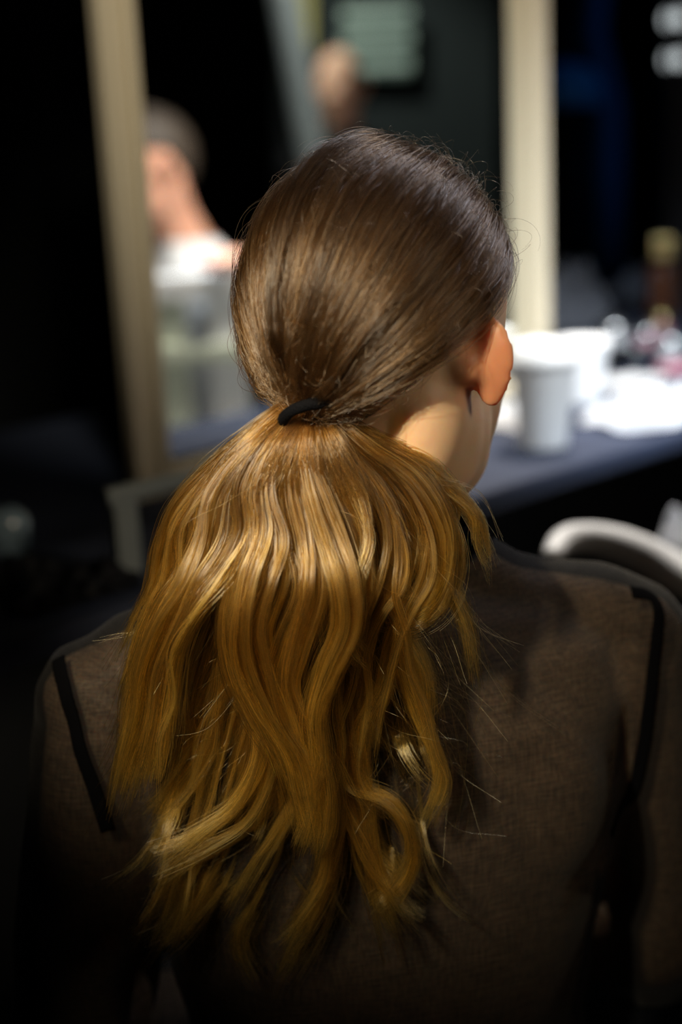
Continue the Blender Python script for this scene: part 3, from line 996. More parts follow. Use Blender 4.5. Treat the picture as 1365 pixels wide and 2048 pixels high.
# blouse
bm, _ = body_figure(SHM, bFw, HC, hF, hands_s, SHW * 0.90, grow=0.0065, parts='cloth')
me = remeshed(bm, 0.005, 5, 0.5)
bm = bmesh.new(); bm.from_mesh(me)
zneck = SHM.z + 0.064
kill = [v for v in bm.verts if (v.co.z > zneck) or min((v.co - Vector(h[1])).length for h in hands_s) < 0.035]
bmesh.ops.delete(bm, geom=kill, context='VERTS')
for v in bm.verts:                                   # soft crinkles of the cloth
    c = v.co
    w = 0.0012 * math.sin(c.x * 90 + 6 * math.sin(c.z * 14)) + 0.0012 * math.sin(c.z * 40 + c.x * 30) * math.sin(c.x * 25)
    v.co += v.normal * (w + 0.001)
bmesh.ops.smooth_vert(bm, verts=bm.verts[:], factor=0.3)
blouse_bvh = BVHTree.FromBMesh(bm)
blouse = obj('blouse', bm, M_sheer, person, True)

# trousers
bm, _ = body_figure(SHM, bFw, HC, hF, (), SHW * 0.90, grow=0.009, parts='legs')
me = remeshed(bm, 0.008, 4, 0.5)
link_mesh('trousers', me, M_trouser, person, True)


def ribbon_on(bvh, pts, w, off=0.0016, name='seam_band', parent=None, m=None, thick=0.0012):
    g = spline(pts, 60)
    bm = bmesh.new(); rows = []
    for i, q in enumerate(g):
        q = Vector(q)
        tq = Vector(g[min(i + 1, 59)] - g[max(i - 1, 0)]).normalized()
        loc, nn, _, _ = bvh.find_nearest(q)
        sd = tq.cross(nn).normalized()
        row = []
        for k in (-1, -0.5, 0, 0.5, 1):
            l2, n2, _, _ = bvh.find_nearest(loc + sd * (k * w / 2))
            if n2.dot(nn) < 0: n2 = -n2
            row.append(bm.verts.new(l2 + n2 * off))
        rows.append(row)
    for r0, r1 in zip(rows, rows[1:]):
        for k in range(4): bm.faces.new((r0[k], r0[k + 1], r1[k + 1], r1[k]))
    bmesh.ops.smooth_vert(bm, verts=bm.verts[:], factor=0.5)
    bmesh.ops.recalc_face_normals(bm, faces=bm.faces[:])
    bmesh.ops.solidify(bm, geom=bm.faces[:], thickness=thick)
    return obj(name, bm, m or M_band, parent, True)


def hit(px, py):
    d = ray(px, py).normalized()
    loc, nn, _, _ = blouse_bvh.ray_cast(CAM, d)
    if loc is None:
        q = P(px, py, 0.95); loc, nn, _, _ = blouse_bvh.find_nearest(q)
    return loc


for px_pts in ([(1300, 1160), (1308, 1200), (1312, 1290), (1300, 1400), (1286, 1500), (1262, 1590), (1222, 1670)],
               [(118, 1318), (128, 1370), (145, 1430), (165, 1510), (190, 1580), (215, 1660)]):
    back = [hit(*q) for q in px_pts]
    front = []
    for q in back[1:-1]:
        r = q - SHM
        if q.z > back[0].z - 0.030: continue
        loc_ = Bp(r.dot(bRt), -r.dot(bFw) + 0.0, r.z)
        front.append(blouse_bvh.find_nearest(loc_)[0])
    ribbon_on(blouse_bvh, [list(v) for v in back], 0.0095, parent=blouse)
    if len(front) > 2:
        ribbon_on(blouse_bvh, [list(v) for v in front], 0.0095, parent=blouse)
# neck band
ring = []
for k in range(25):
    a = 2 * math.pi * k / 24 - math.pi / 2
    q = Bp(0.070 * math.cos(a), 0.066 * math.sin(a), 0.060)
    ring.append(q)
bm = bmesh.new()
rows = []
for q in ring[:-1]:
    loc, nn, _, _ = blouse_bvh.find_nearest(q)
    dr = (loc - Bp(0, 0, 0.060)); dr.z = 0; dr.normalize()
    rows.append([bm.verts.new(loc + dr * 0.002 + Vector((0, 0, z)) - dr * z * 0.25) for z in (-0.006, 0.004, 0.012, 0.016)])
for i in range(24):
    r0, r1 = rows[i], rows[(i + 1) % 24]
    for k in range(3): bm.faces.new((r0[k], r1[k], r1[k + 1], r0[k + 1]))
bmesh.ops.recalc_face_normals(bm, faces=bm.faces[:])
bmesh.ops.solidify(bm, geom=bm.faces[:], thickness=0.002)
obj('neck_band', bm, M_band, blouse, True)
# small white tag sticking out at the neck
tg = hit(903, 1072); tD = tg.y - 0.006
print('tag depth', tD)
bm = bmesh.new()
q = [P(884, 1056, tD), P(922, 1074, tD), P(905, 1082, tD), P(880, 1082, tD)]
f = [bm.verts.new(p) for p in q]; g_ = [bm.verts.new(p + Vector((0, 0.0012, 0))) for p in q]
bm.faces.new(f); bm.faces.new(g_[::-1])
for i in range(4): bm.faces.new((f[i], f[(i + 1) % 4], g_[(i + 1) % 4], g_[i]))
lt = obj('garment_tag', bm, M_paper, blouse)
lt['label'] = 'small white tag'

# stool she sits on
sx, sy = SHM.x, SHM.y
zs = SHM.z - 0.645
t = empty('stool', (sx, sy, 0), 'round black stool under the person in the sheer blouse', 'stool')
bm = bmesh.new(); add_lathe(bm, [(0.16, zs - 0.05), (0.175, zs - 0.04), (0.175, zs - 0.01), (0.16, zs), (0.01, zs)], Matrix.Translation((sx, sy, 0)), 36)
obj('seat', bm, M_black, t, True)
for k in range(4):
    a = R(45 + 90 * k); bm = bmesh.new()
    add_tube(bm, [(sx + 0.11 * math.cos(a), sy + 0.11 * math.sin(a), zs - 0.04), (sx + 0.17 * math.cos(a), sy + 0.17 * math.sin(a), 0.012)], 0.012, 10)
    obj('leg', bm, M_metal, t, True)


# ------------------------------------------------------------------ hair
def strands(name, pos, rad_root, rad_tip, m, parent, shape_pow=1.0, tone=None):
    """pos: list of arrays (n_i, k, 3) with equal k"""
    arr = np.concatenate(pos, 0).astype(np.float32)
    n, k, _ = arr.shape
    hc_ = bpy.data.hair_curves.new(name)
    hc_.add_curves([k] * n)
    hc_.attributes['position'].data.foreach_set('vector', arr.reshape(-1))
    t_ = np.linspace(0, 1, k) ** shape_pow
    r = (rad_root + (rad_tip - rad_root) * t_)[None] * np.ones((n, 1))
    ra = hc_.attributes.get('radius') or hc_.attributes.new('radius', 'FLOAT', 'POINT')
    ra.data.foreach_set('value', r.astype(np.float32).reshape(-1))
    ta = hc_.attributes.new('tone', 'FLOAT', 'CURVE')
    tv = np.ones(n) if tone is None else np.concatenate(tone)
    ta.data.foreach_set('value', tv.astype(np.float32))
    hc_.materials.append(m)
    o = bpy.data.objects.new(name, hc_)
    COL.objects.link(o)
    if parent is not None:
        o.parent = parent
        o.matrix_parent_inverse = Matrix.Translation(-Vector(parent_loc(parent)))
    return o


TIE = P(628, 812, 0.842)
A3 = lambda v: np.array([v[0], v[1], v[2]], float)
# --- scalp hair swept back to the tie
SC_C = A3(HL(0, -0.004, 0.034))
Xa, Ya, Za = A3(hR), A3(hF), A3(hU)
SR = np.array([0.0770, 0.0960, 0.0930])
tl = A3(TIE) - SC_C
tie_l = np.array([tl @ Xa, tl @ Ya, tl @ Za])
tie_d = tie_l / SR; tie_k = np.linalg.norm(tie_d); tie_d /= tie_k
print('tie local', tie_l, 'k', tie_k)


def hairline(az):
    """lowest elevation (deg) of hair roots at azimuth az (deg, 0 = forward, 180 = nape)"""
    return np.interp(az, [0, 25, 45, 60, 75, 85, 95, 105, 120, 140, 160, 180], [48, 46, 38, 26, 14, 11, 10, 8, -12, -30, -42, -45])


def sphere_dirs(n):
    v = rng.normal(size=(n * 3, 3)); v /= np.linalg.norm(v, axis=1)[:, None]
    az = np.degrees(np.abs(np.arctan2(v[:, 0], v[:, 1]))); el = np.degrees(np.arcsin(v[:, 2]))
    v = v[el > hairline(az)]
    return v[:n]


def slerp(a, b, t):
    om = np.arccos(np.clip((a * b).sum(-1, keepdims=True), -0.9999, 0.9999))
    return (np.sin((1 - t) * om) * a + np.sin(t * om) * b) / np.sin(om)


K = 26
ts = np.linspace(0, 1, K)


def cap_curves(n, clump_n, lift0, lift1, spread, clump=0.7, jitter=0.0012, tmax=1.0):
    roots = sphere_dirs(n)
    cl = sphere_dirs(clump_n)
    n = len(roots)
    idx = np.argmax(roots @ cl.T, 1)
    cdir = cl[idx]
    lift = rng.uniform(lift0, lift1, (n, 1))
    # every clump rides a little higher or lower so ridges and grooves form
    cl_l = rng.normal(0, 0.0026, (len(cl), 1))
    out = np.zeros((n, K, 3))
    ja = rng.normal(0, jitter, (n, 3)); jb = rng.normal(0, jitter, (n, 3)); ph = rng.uniform(0, 6.28, (n, 1))
    tie_j = rng.normal(0, 1, (n, 3)) * np.array([0.0045, 0.0035, 0.0045])
    for i, t in enumerate(ts):
        tt = t * tmax
        r = slerp(roots, tie_d[None], tt)
        c = slerp(cdir, tie_d[None], tt)
        w = clump * min(1, tt * 2.2) * (1 - 0.35 * max(0, tt - 0.7) / 0.3)
        d = r * (1 - w) + c * w
        d /= np.linalg.norm(d, axis=1)[:, None]
        rr = 1.0 + (tie_k - 1.0) * np.clip((tt - 0.55) / 0.45, 0, 1) ** 1.6
        rise = np.sin(min(1, tt * 3.0) * math.pi / 2)
        p = d * SR * rr + d * (0.001 + (lift + cl_l[idx]) * rise * (1 - 0.75 * max(0, tt - 0.8) / 0.2))
        p = p + ja * math.sin(t * 5) + jb * np.sin(t * 9 + ph)
        fin = np.clip((tt - 0.80) / 0.20, 0, 1); fin = fin * fin * (3 - 2 * fin)
        p = p * (1 - fin) + (tie_l[None] + tie_j) * fin
        out[:, i] = p
    tones.append(rng.uniform(0.45, 1.5, len(cl))[idx])
    return SC_C + out[..., 0:1] * Xa + out[..., 1:2] * Ya + out[..., 2:3] * Za


# solid under-layer of the hair on the skull
bm = bmesh.new()
nu, nv = 96, 64
gridv = {}
for j in range(nv + 1):
    for i in range(nu):
        az = 2 * math.pi * i / nu - math.pi
        lo = float(hairline(abs(math.degrees(az)))) - 1
        el = math.radians(lo + (90 - lo) * j / nv)
        d = np.array([math.sin(az) * math.cos(el), math.cos(az) * math.cos(el), math.sin(el)])
        pull = max(0.0, float(d @ tie_d)) ** 8
        rr = 1 + (tie_k - 1) * pull * 0.8
        p = d * SR * rr * (1.0 if j > 0 else 0.97)
        w = SC_C + p[0] * Xa + p[1] * Ya + p[2] * Za
        gridv[i, j] = bm.verts.new(w)
for j in range(nv):
    for i in range(nu):
        try: bm.faces.new((gridv[i, j], gridv[(i + 1) % nu, j], gridv[(i + 1) % nu, j + 1], gridv[i, j + 1]))
        except ValueError: pass
bmesh.ops.remove_doubles(bm, verts=bm.verts[:], dist=0.0002)
hair_o = obj('hair', bm, M_haircore, person, True)
tones = []
cap = [cap_curves(15000, 700, 0.001, 0.0085, 0, 0.62), cap_curves(9000, 150, 0.004, 0.0105, 0, 0.80), cap_curves(2500, 900, 0.006, 0.012, 0, 0.4, 0.0022)]
strands('swept_back_hair', cap, 0.00011, 0.00010, M_caphair, hair_o, tone=tones)

# fly-aways on the head
fr = sphere_dirs(420); n = len(fr)
dirs = np.cross(fr, rng.normal(size=(n, 3))); dirs /= np.linalg.norm(dirs, axis=1)[:, None]
ln = rng.uniform(0.01, 0.045, (n, 1)); fl = np.zeros((n, K, 3)); lf = rng.uniform(0.002, 0.014, (n, 1)); ph = rng.uniform(0, 6, (n, 1))
tdir = tie_d[None] - fr * (fr @ tie_d)[:, None]; tdir /= np.linalg.norm(tdir, axis=1)[:, None] + 1e-6
for i, t in enumerate(ts):
    p = fr * SR * 1.07 + (tdir * 0.6 + dirs * 0.7 * rng.choice([1], 1)) * ln * t + fr * lf * math.sin(t * 2.6) + dirs * 0.003 * np.sin(ph + t * 5)
    fl[:, i] = p
fl = SC_C + fl[..., 0:1] * Xa + fl[..., 1:2] * Ya + fl[..., 2:3] * Za
strands('flyaway_hair', [fl], 0.00008, 0.00004, M_caphair, hair_o)

# hair tie
td = Vector((0.12, -0.62, -0.74)).normalized()
bm = bmesh.new()
ax1 = td.cross(Vector((0, 1, 0))).normalized(); ax2 = td.cross(ax1).normalized()
cyc = [TIE + td * 0.007 + ax1 * 0.0200 * math.cos(a) + ax2 * 0.0190 * math.sin(a) + td * 0.002 * math.sin(a) for a in np.linspace(0, 2 * math.pi, 33)]
n = 12; rings = []
prev = None; rows = []
for i in range(32):
    tq = (cyc[(i + 1) % 32] - cyc[i - 1 if i else 31]).normalized(); rad = (cyc[i] - TIE).normalized(); bn = tq.cross(rad).normalized()
    rows.append([bm.verts.new(cyc[i] + rad * 0.0032 * math.cos(b) + bn * 0.0036 * math.sin(b)) for b in np.linspace(0, 2 * math.pi, n, endpoint=False)])
for i in range(32):
    r0, r1 = rows[i], rows[(i + 1) % 32]
    for k in range(n): bm.faces.new((r0[k], r0[(k + 1) % n], r1[(k + 1) % n], r1[k]))
tie_o = obj('hair_tie', bm, M_tie, person, True)
tie_o['label'] = 'black elastic hair tie'

# --- ponytail locks: (path in the picture, depth offset towards the camera in m, width m, count, tip splay)
def backy(py):
    return float(np.interp(py, [780, 850, 950, 1100, 1250, 1400, 1600, 1800, 2000], [0.846, 0.838, 0.842, 0.850, 0.858, 0.862, 0.862, 0.858, 0.852]))


LOCKS = [
    # left mass
    ([(600, 800), (540, 845), (455, 925), (385, 1005), (345, 1085), (322, 1170), (300, 1235), (262, 1290)], .010, .026, 620, 1.0),
    ([(598, 802), (520, 868), (430, 960), (372, 1050), (355, 1140), (330, 1210), (285, 1300), (262, 1390)], .020, .024, 560, 1.0),
    ([(600, 805), (515, 880), (445, 985), (425, 1080), (385, 1165), (335, 1245), (305, 1340), (292, 1430), (262, 1520), (238, 1590)], .036, .026, 900, 1.1),
    ([(603, 806), (528, 885), (482, 975), (488, 1060), (448, 1140), (385, 1215), (345, 1300), (330, 1400), (318, 1490), (302, 1570)], .044, .024, 900, 1.1),
    ([(602, 806), (500, 900), (425, 1000), (395, 1110), (350, 1200), (300, 1290), (280, 1390), (262, 1480), (250, 1560)], .028, .022, 600, 1.2),
    # centre
    ([(608, 808), (548, 890), (515, 975), (522, 1060), (500, 1145), (474, 1235), (482, 1330), (522, 1425), (572, 1510), (602, 1590), (618, 1660)], .056, .028, 1100, 1.0),
    ([(612, 808), (562, 890), (545, 985), (560, 1080), (548, 1170), (520, 1260), (535, 1350), (570, 1440), (610, 1530), (628, 1610), (600, 1700)], .052, .024, 900, 1.0),
    ([(616, 808), (588, 890), (590, 985), (612, 1080), (618, 1180), (590, 1280), (570, 1370), (600, 1460), (640, 1550), (650, 1640), (625, 1710)], .056, .026, 1000, 1.0),
    ([(622, 810), (612, 890), (632, 985), (664, 1080), (690, 1170), (694, 1255), (660, 1340), (634, 1430), (640, 1520), (622, 1600)], .050, .024, 900, .8),
    ([(628, 810), (640, 895), (672, 985), (712, 1080), (722, 1170), (700, 1250), (668, 1330), (660, 1420), (668, 1500), (650, 1590)], .042, .022, 800, .8),
    ([(632, 812), (662, 895), (702, 985), (728, 1080), (700, 1170), (676, 1240), (700, 1300), (722, 1325)], .046, .014, 380, .6),
    ([(634, 812), (690, 900), (752, 985), (790, 1075), (782, 1160), (744, 1235), (724, 1310), (716, 1390), (700, 1470), (710, 1560), (770, 1600)], .036, .022, 800, .8),
    # right
    ([(640, 812), (715, 890), (800, 970), (850, 1060), (850, 1150), (810, 1225), (790, 1290), (770, 1370), (745, 1440), (730, 1500)], .030, .022, 700, .9),
    ([(642, 812), (735, 885), (830, 950), (885, 1040), (898, 1130), (872, 1210), (815, 1250), (760, 1245)], .022, .022, 620, .8),
    ([(640, 815), (700, 905), (765, 1010), (790, 1110), (770, 1190), (800, 1260), (812, 1340), (835, 1420), (868, 1500), (878, 1570), (845, 1645)], .030, .013, 420, .5),
    ([(645, 812), (748, 880), (850, 925), (905, 975), (945, 1030), (970, 1085), (978, 1130)], .006, .014, 110, 1.6),
    ([(645, 815), (752, 892), (850, 950), (893, 1020), (890, 1090), (905, 1170), (925, 1260), (955, 1330)], .010, .012, 90, 1.6),
    ([(642, 815), (720, 900), (790, 990), (830, 1080), (835, 1180), (805, 1250), (850, 1350), (862, 1440)], .018, .020, 420, 1.2),
    # lower curls
    ([(618, 812), (600, 950), (610, 1100), (630, 1250), (650, 1400), (690, 1500), (715, 1575), (775, 1600), (812, 1650), (826, 1715), (800, 1775), (748, 1805)], .030, .013, 420, .5),
    ([(615, 812), (570, 950), (540, 1100), (480, 1250), (430, 1370), (390, 1470), (362, 1560), (330, 1640)], .018, .034, 1000, 1.1),
    ([(612, 812), (555, 960), (500, 1120), (440, 1290), (408, 1400), (395, 1500), (352, 1580), (300, 1630)], .022, .028, 800, 1.0),
    ([(612, 812), (560, 960), (530, 1120), (505, 1280), (520, 1420), (518, 1520), (470, 1610), (392, 1670), (300, 1702)], .034, .017, 560, .8),
    ([(612, 812), (575, 960), (560, 1120), (550, 1280), (565, 1430), (560, 1540), (510, 1640), (420, 1700), (318, 1735)], .030, .020, 640, 1.0),
    ([(614, 812), (600, 960), (590, 1120), (585, 1300), (600, 1450), (598, 1570), (555, 1660), (500, 1740), (440, 1800)], .026, .018, 500, 1.2),
    ([(616, 812), (610, 960), (620, 1120), (640, 1300), (660, 1450), (665, 1580), (660, 1680), (645, 1770), (600, 1850), (560, 1890)], .034, .022, 720, 1.3),
    ([(620, 812), (640, 960), (660, 1120), (670, 1300), (680, 1450), (690, 1580), (735, 1700), (785, 1790), (852, 1838)], .026, .020, 600, 1.0),
    ([(620, 812), (640, 960), (670, 1120), (690, 1300), (705, 1450), (720, 1600), (740, 1720), (760, 1810), (800, 1880)], .022, .022, 500, 1.3),
    ([(612, 812), (580, 960), (540, 1150), (480, 1350), (440, 1520), (410, 1640), (350, 1760), (320, 1840), (275, 1882)], .010, .024, 480, 1.5),
    ([(612, 812), (590, 960), (560, 1150), (520, 1350), (500, 1520), (470, 1660), (420, 1780), (360, 1860), (300, 1900)], .010, .028, 460, 1.6),
    ([(614, 812), (600, 960), (590, 1150), (560, 1350), (560, 1520), (560, 1680), (520, 1790), (480, 1880), (520, 1960)], .008, .028, 420, 1.6),
    ([(616, 812), (610, 960), (620, 1150), (620, 1350), (630, 1520), (640, 1680), (650, 1800), (600, 1900), (560, 1960)], .008, .030, 420, 1.6),
]
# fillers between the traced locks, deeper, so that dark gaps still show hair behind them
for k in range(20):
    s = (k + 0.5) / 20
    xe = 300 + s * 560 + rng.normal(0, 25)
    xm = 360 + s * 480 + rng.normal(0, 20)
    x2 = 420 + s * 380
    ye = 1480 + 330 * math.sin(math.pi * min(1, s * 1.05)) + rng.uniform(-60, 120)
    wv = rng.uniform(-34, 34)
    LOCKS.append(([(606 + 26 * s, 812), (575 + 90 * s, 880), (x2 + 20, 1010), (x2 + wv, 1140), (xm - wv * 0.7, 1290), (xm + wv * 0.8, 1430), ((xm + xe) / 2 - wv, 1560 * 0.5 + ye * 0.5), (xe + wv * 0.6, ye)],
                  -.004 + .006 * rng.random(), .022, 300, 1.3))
KT = 44


def lock_strands(path, dep, width, count, splay, seed):
    r_ = np.random.default_rng(seed)
    pts = []
    n = len(path)
    dep = dep + r_.normal(0, 0.006)
    for i, (x, y) in enumerate(path):
        f = i / (n - 1)
        ramp = min(1.0, max(0.0, (y - 800) / 400.0)) ** 1.35
        if splay == 2.5: q_ = min(1.0, f / 0.9); ramp *= q_ * q_ * (3 - 2 * q_)      # comes out from inside the tail
        pts.append(P(x, y, backy(y) - dep * ramp * (1 - 0.25 * f)))
    g = spline([tuple(p) for p in pts], KT)
    tg_ = np.gradient(g, axis=0); tg_ /= np.linalg.norm(tg_, axis=1)[:, None]
    view = A3(FWD)
    sx_ = np.cross(tg_, view); sx_ /= np.linalg.norm(sx_, axis=1)[:, None]
    sy_ = np.cross(sx_, tg_)
    t_ = np.linspace(0, 1, KT)
    prof = 0.30 + 0.70 * np.clip(t_ / 0.22, 0, 1) ** 0.8
    prof = prof * (1 - 0.62 * np.clip((t_ - 0.62) / 0.38, 0, 1) ** 1.2)
    # sub-clumps
    nc = max(8, int(count / 26))
    ca = r_.uniform(0, 2 * np.pi, nc); cr = np.sqrt(r_.uniform(0, 1, nc))
    cx, cy = cr * np.cos(ca), cr * np.sin(ca)
    idx = r_.integers(0, nc, count)
    a = r_.uniform(0, 2 * np.pi, count); rr = np.sqrt(r_.uniform(0, 1, count))
    ox, oy = rr * np.cos(a), rr * np.sin(a)
    tightness = 0.74 + 0.14 * t_[None]
    X = ox[:, None] * (1 - tightness) + cx[idx][:, None] * tightness * (1 + 0.15 * np.sin(4 * t_[None] + ca[idx][:, None]))
    Y = oy[:, None] * (1 - tightness) + cy[idx][:, None] * tightness
    # slow wander of clumps and of single hairs
    wx = 0.14 * np.sin(t_[None] * (5 + 3 * cr[idx][:, None]) + ca[idx][:, None] * 2) * np.clip(t_[None] * 3, 0, 1)
    X = X + wx
    # overall twist
    tw = r_.uniform(-1.2, 1.2) * t_[None]
    X2 = X * np.cos(tw) - Y * np.sin(tw); Y2 = X * np.sin(tw) + Y * np.cos(tw)
    hw = width / 2 * (0.86 if width > 0.015 else 1.0)
    if splay == 2.5: splay = 1.8
    fx = r_.normal(0, 1, (count, 1)); fy = r_.normal(0, 1, (count, 1)); f1 = r_.uniform(6, 16, (count, 1)); p1 = r_.uniform(0, 6.28, (count, 1))
    tip = np.clip((t_[None] - 0.55) / 0.45, 0, 1) ** 1.5
    sx = X2 * hw * prof[None] + (fx * 0.30 * hw * splay * tip) + 0.0007 * np.sin(f1 * t_[None] + p1)
    sy = Y2 * hw * 0.75 * prof[None] + (fy * 0.25 * hw * splay * tip) + 0.0007 * np.cos(f1 * t_[None] + p1 * 1.7)
    # stray hairs
    st = r_.random(count) < 0.10
    sx[st] *= 1 + 1.3 * tip + 0.3; sy[st] *= 1.5
    pos = g[None] + sx[..., None] * sx_[None] + sy[..., None] * sy_[None]
    # random length
    L = r_.uniform(0.80, 1.0, count) ** 1.0
    q = t_[None] * L[:, None] * (KT - 1)
    i0 = np.clip(q.astype(int), 0, KT - 2); fr_ = (q - i0)[..., None]
    ar = np.arange(count)[:, None]
    pos = pos[ar, i0] * (1 - fr_) + pos[ar, i0 + 1] * fr_
    ct = r_.lognormal(-0.08, 0.42, nc) * r_.uniform(0.8, 1.2)
    return pos, g, prof * hw, sx_, sy_, np.clip(ct, 0.25, 2.2)[idx]


# thin wisps riding on the traced locks, each with its own wave, and short curled ends
rw = np.random.default_rng(77)
BASE = LOCKS[:31]
for (path, dep, width, count, splay) in BASE:
    for k in range(5):
        o = rw.uniform(-0.36, 0.36) * width * 3300
        a0 = rw.uniform(4, 11); f0 = rw.uniform(1.5, 4.0); p0 = rw.uniform(0, 6.28)
        pp = []
        n_ = len(path)
        for i, (x, y) in enumerate(path):
            f = i / (n_ - 1)
            g_ = min(1, f * 4)
            pp.append((x + g_ * (o + a0 * math.sin(f0 * f * 6.28 + p0)), y + (rw.uniform(0, 60) if i == n_ - 1 else 0)))
        LOCKS.append((pp, dep + rw.uniform(0.004, 0.012), rw.uniform(0.0035, 0.008), 46, 1.6))
for k in range(60):
    x0, y0 = rw.uniform(330, 840), rw.uniform(1430, 1700)
    cdir = -1 if x0 < 640 + rw.normal(0, 60) else 1
    L_ = rw.uniform(120, 260); cu = rw.uniform(0.15, 0.75) * cdir
    pp = [(x0 * 0.5 + 300, y0 - 420), (x0 * 0.8 + 125 + 12 * cdir, y0 - 200), (x0, y0)]
    th = math.pi / 2; x, y = x0, y0
    for j in range(4):
        th += -cu * 0.33
        x += math.cos(th) * L_ / 4; y += math.sin(th) * L_ / 4
        pp.append((x, min(y, 1930)))
    LOCKS.append((pp, rw.uniform(0.004, 0.034), rw.uniform(0.004, 0.010), 60, 2.5))
tail = []; tail_t = []
core = bmesh.new()
for li, (path, dep, width, count, splay) in enumerate(LOCKS):
    pos, g, hw, sx_, sy_, tn = lock_strands(path, dep, width, int(count * 0.85), splay, 100 + li)
    tail.append(pos); tail_t.append(tn * (0.22 if 31 <= li < 51 else 1.0))  # fillers toned down, painting the shade of the gaps into them
    if li >= 31: continue
    rings = []
    for i in range(0, int(KT * 0.8), 2):
        rings.append((Vector(g[i] + A3(FWD) * 0.005), Vector(sx_[i]) * hw[i] * 0.40, Vector(sy_[i]) * hw[i] * 0.25))
    add_loft(core, rings, 10)
tail_o = obj('ponytail', core, M_haircore, person, True)
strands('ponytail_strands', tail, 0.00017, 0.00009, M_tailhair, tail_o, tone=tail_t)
# loose single hairs
loose = []
for k in range(320):
    x0, y0 = rng.uniform(420, 860), rng.uniform(1000, 1500)
    side = -1 if x0 < 600 else 1
    base = P(x0, y0, backy(y0) - 0.025)
    e1 = P(x0 + side * rng.uniform(20, 120), y0 + rng.uniform(60, 160), backy(y0) - rng.uniform(0, 0.04))
    e2 = P(x0 + side * rng.uniform(20, 200), y0 + rng.uniform(160, 330), backy(y0) - rng.uniform(0, 0.04))
    loose.append(spline([tuple(TIE), tuple(P(600 + (x0 - 600) * 0.5, 950, 0.82)), tuple(base), tuple(e1), tuple(e2)], KT)[None])
for pts in ([(880, 1200), (950, 1290), (1010, 1380), (1115, 1460)], [(860, 1180), (900, 1270), (940, 1340)], [(905, 960), (955, 1020), (985, 1110)], [(900, 1190), (960, 1250), (1030, 1300)],
            [(300, 1260), (240, 1270), (200, 1290)], [(260, 1500), (200, 1620), (160, 1690)], [(240, 1560), (215, 1640)], [(880, 950), (960, 990), (1010, 1080)]):
    for j in range(5):
        loose.append(spline([tuple(P(x + rng.normal(0, 7), y + rng.normal(0, 7), backy(y) - 0.012)) for x, y in pts], KT)[None])
strands('loose_hair', loose, 0.00009, 0.00005, M_tailhair, tail_o)


# ------------------------------------------------------------------ the person in white, reflected in the mirror
VD = 3.0
hv = P(306, 352, VD)
vF = Vector((-0.92, -0.32, -0.10)).normalized()
vR = vF.cross(Vector((0, 0, 1))).normalized(); vU = vR.cross(vF).normalized()
vsh = Vector((hv.x + 0.055, hv.y + 0.03, hv.z - 0.185))
vb = Vector((-0.85, -0.5, 0))
vbR = vb.normalized().cross(Vector((0, 0, 1)))
def VB(x, y, z): return vsh + vbR * x + vb.normalized() * y + Vector((0, 0, z))
hand_t = P(378, 545, 2.53)
hands_v = ((VB(-0.27, 0.02, -0.06), hand_t + Vector((0.08, 0.08, -0.01))), (VB(0.24, 0.04, -0.28), VB(0.10, 0.26, -0.42)))
other = empty('person', refl(Vector((vsh.x, vsh.y, 0))), 'person with short hair and white shirt seen in the mirror, hand on a chair back', 'person')


def refl_mesh(me):
    nv_ = len(me.vertices); co = np.zeros(nv_ * 3); me.vertices.foreach_get('co', co); co = co.reshape(-1, 3)
    nn = A3(nrm); mp = A3(MP)
    co = co - 2 * ((co - mp) @ nn)[:, None] * nn[None]
    me.vertices.foreach_set('co', co.reshape(-1)); me.flip_normals(); me.update()
    return me


bm, _ = body_figure(vsh, vb, hv, vF, hands_v, 0.17)
link_mesh('body', refl_mesh(remeshed(bm, 0.005, 4)), M_skin2, other, True)
bm, _ = body_figure(vsh, vb, hv, vF, hands_v, 0.17, grow=0.010, parts='cloth')
me = remeshed(bm, 0.007, 4)
bm = bmesh.new(); bm.from_mesh(me)
kill = [v for v in bm.verts if v.co.z > vsh.z + 0.055 or min((v.co - Vector(h[1])).length for h in hands_v) < 0.05 or v.co.z < vsh.z - 0.56]
bmesh.ops.delete(bm, geom=kill, context='VERTS')
for v in bm.verts: v.co = refl(v.co)
obj('shirt', bm, mat('white_shirt', (0.80, 0.80, 0.80), 0.85, noise=0.04), other, True)
bm, _ = body_figure(vsh, vb, hv, vF, (), 0.17, grow=0.010, parts='legs')
link_mesh('trousers', refl_mesh(remeshed(bm, 0.009, 4)), M_trouser, other, True)
bm = bmesh.new()
vc = hv + vF * -0.004 + vU * 0.036
nu, nv = 48, 26; rows = []
for j in range(nv):
    row = []
    for i in range(nu):
        az = 2 * math.pi * i / nu - math.pi
        lo = float(hairline(abs(math.degrees(az))))
        el = math.radians(lo + (89 - lo) * j / (nv - 1))
        rr = 1.07 + 0.02 * math.sin(i * 2.3 + j * 1.7) if j else 0.97
        row.append(bm.verts.new(refl(vc + vR * 0.0755 * rr * math.sin(az) * math.cos(el) + vF * 0.0955 * rr * math.cos(az) * math.cos(el) + vU * 0.095 * rr * math.sin(el))))
    rows.append(row)
for r0, r1 in zip(rows, rows[1:]):
    for i in range(nu): bm.faces.new((r0[i], r0[(i + 1) % nu], r1[(i + 1) % nu], r1[i]))
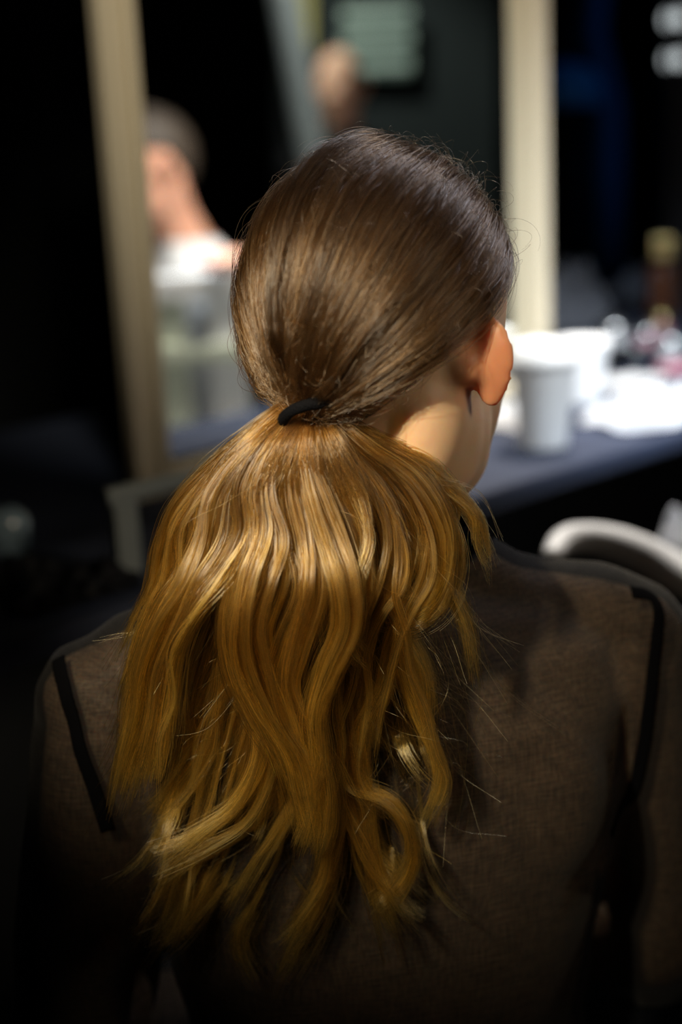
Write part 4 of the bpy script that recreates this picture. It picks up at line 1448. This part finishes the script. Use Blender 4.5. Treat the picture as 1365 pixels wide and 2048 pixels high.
bm.faces.new(rows[-1])
obj('hair', bm, M_hair2, other, True)
bs = vsh - Vector((0, 0, 0))
zs = vsh.z - 0.66
t = empty('stool', refl(Vector((vsh.x, vsh.y, 0))), 'low black stool under the person in the white shirt', 'stool')
reflected(lambda bm: add_lathe(bm, [(0.15, zs - 0.05), (0.17, zs - 0.04), (0.17, zs - 0.008), (0.15, zs), (0.01, zs)], Matrix.Translation((vsh.x, vsh.y, 0)), 32), 'seat', M_black, t, True)
for k in range(4):
    a = R(45 + 90 * k)
    reflected(lambda bm: add_tube(bm, [(vsh.x + 0.10 * math.cos(a), vsh.y + 0.10 * math.sin(a), zs - 0.04), (vsh.x + 0.16 * math.cos(a), vsh.y + 0.16 * math.sin(a), 0.012)], 0.012, 10), 'leg', M_metal, t, True)

# far person in dark clothes: face at the far end of the mirror's view
fh = P(684, 178, 5.0)
fF = Vector((-0.2, -1, -0.05)).normalized()
fsh = Vector((fh.x, fh.y + 0.02, fh.z - 0.21))
def FB(x, y, z): return fsh + Vector((-x, -y, z))
far = empty('person', refl(Vector((fsh.x, fsh.y, 0))), 'distant person in dark clothes by the notice sheet, seen in the mirror', 'person')
hands_f = ((FB(0.22, 0.03, -0.28), FB(0.12, 0.20, -0.36)), (FB(-0.22, 0.03, -0.28), FB(-0.12, 0.20, -0.36)))
hands_f = hands_f[::-1]
fb = Vector((0, -1, 0))
bm, _ = body_figure(fsh, fb, fh, fF, ((FB(0.22, 0.03, -0.28), FB(0.12, 0.20, -0.36)), (FB(-0.22, 0.03, -0.28), FB(-0.12, 0.20, -0.36))), 0.17)
link_mesh('body', refl_mesh(remeshed(bm, 0.007, 3)), M_skin2, far, True)
bm, _ = body_figure(fsh, fb, fh, fF, ((FB(0.22, 0.03, -0.28), FB(0.12, 0.20, -0.36)), (FB(-0.22, 0.03, -0.28), FB(-0.12, 0.20, -0.36))), 0.17, grow=0.010, parts='cloth')
link_mesh('jacket', refl_mesh(remeshed(bm, 0.009, 3)), M_trouser, far, True)
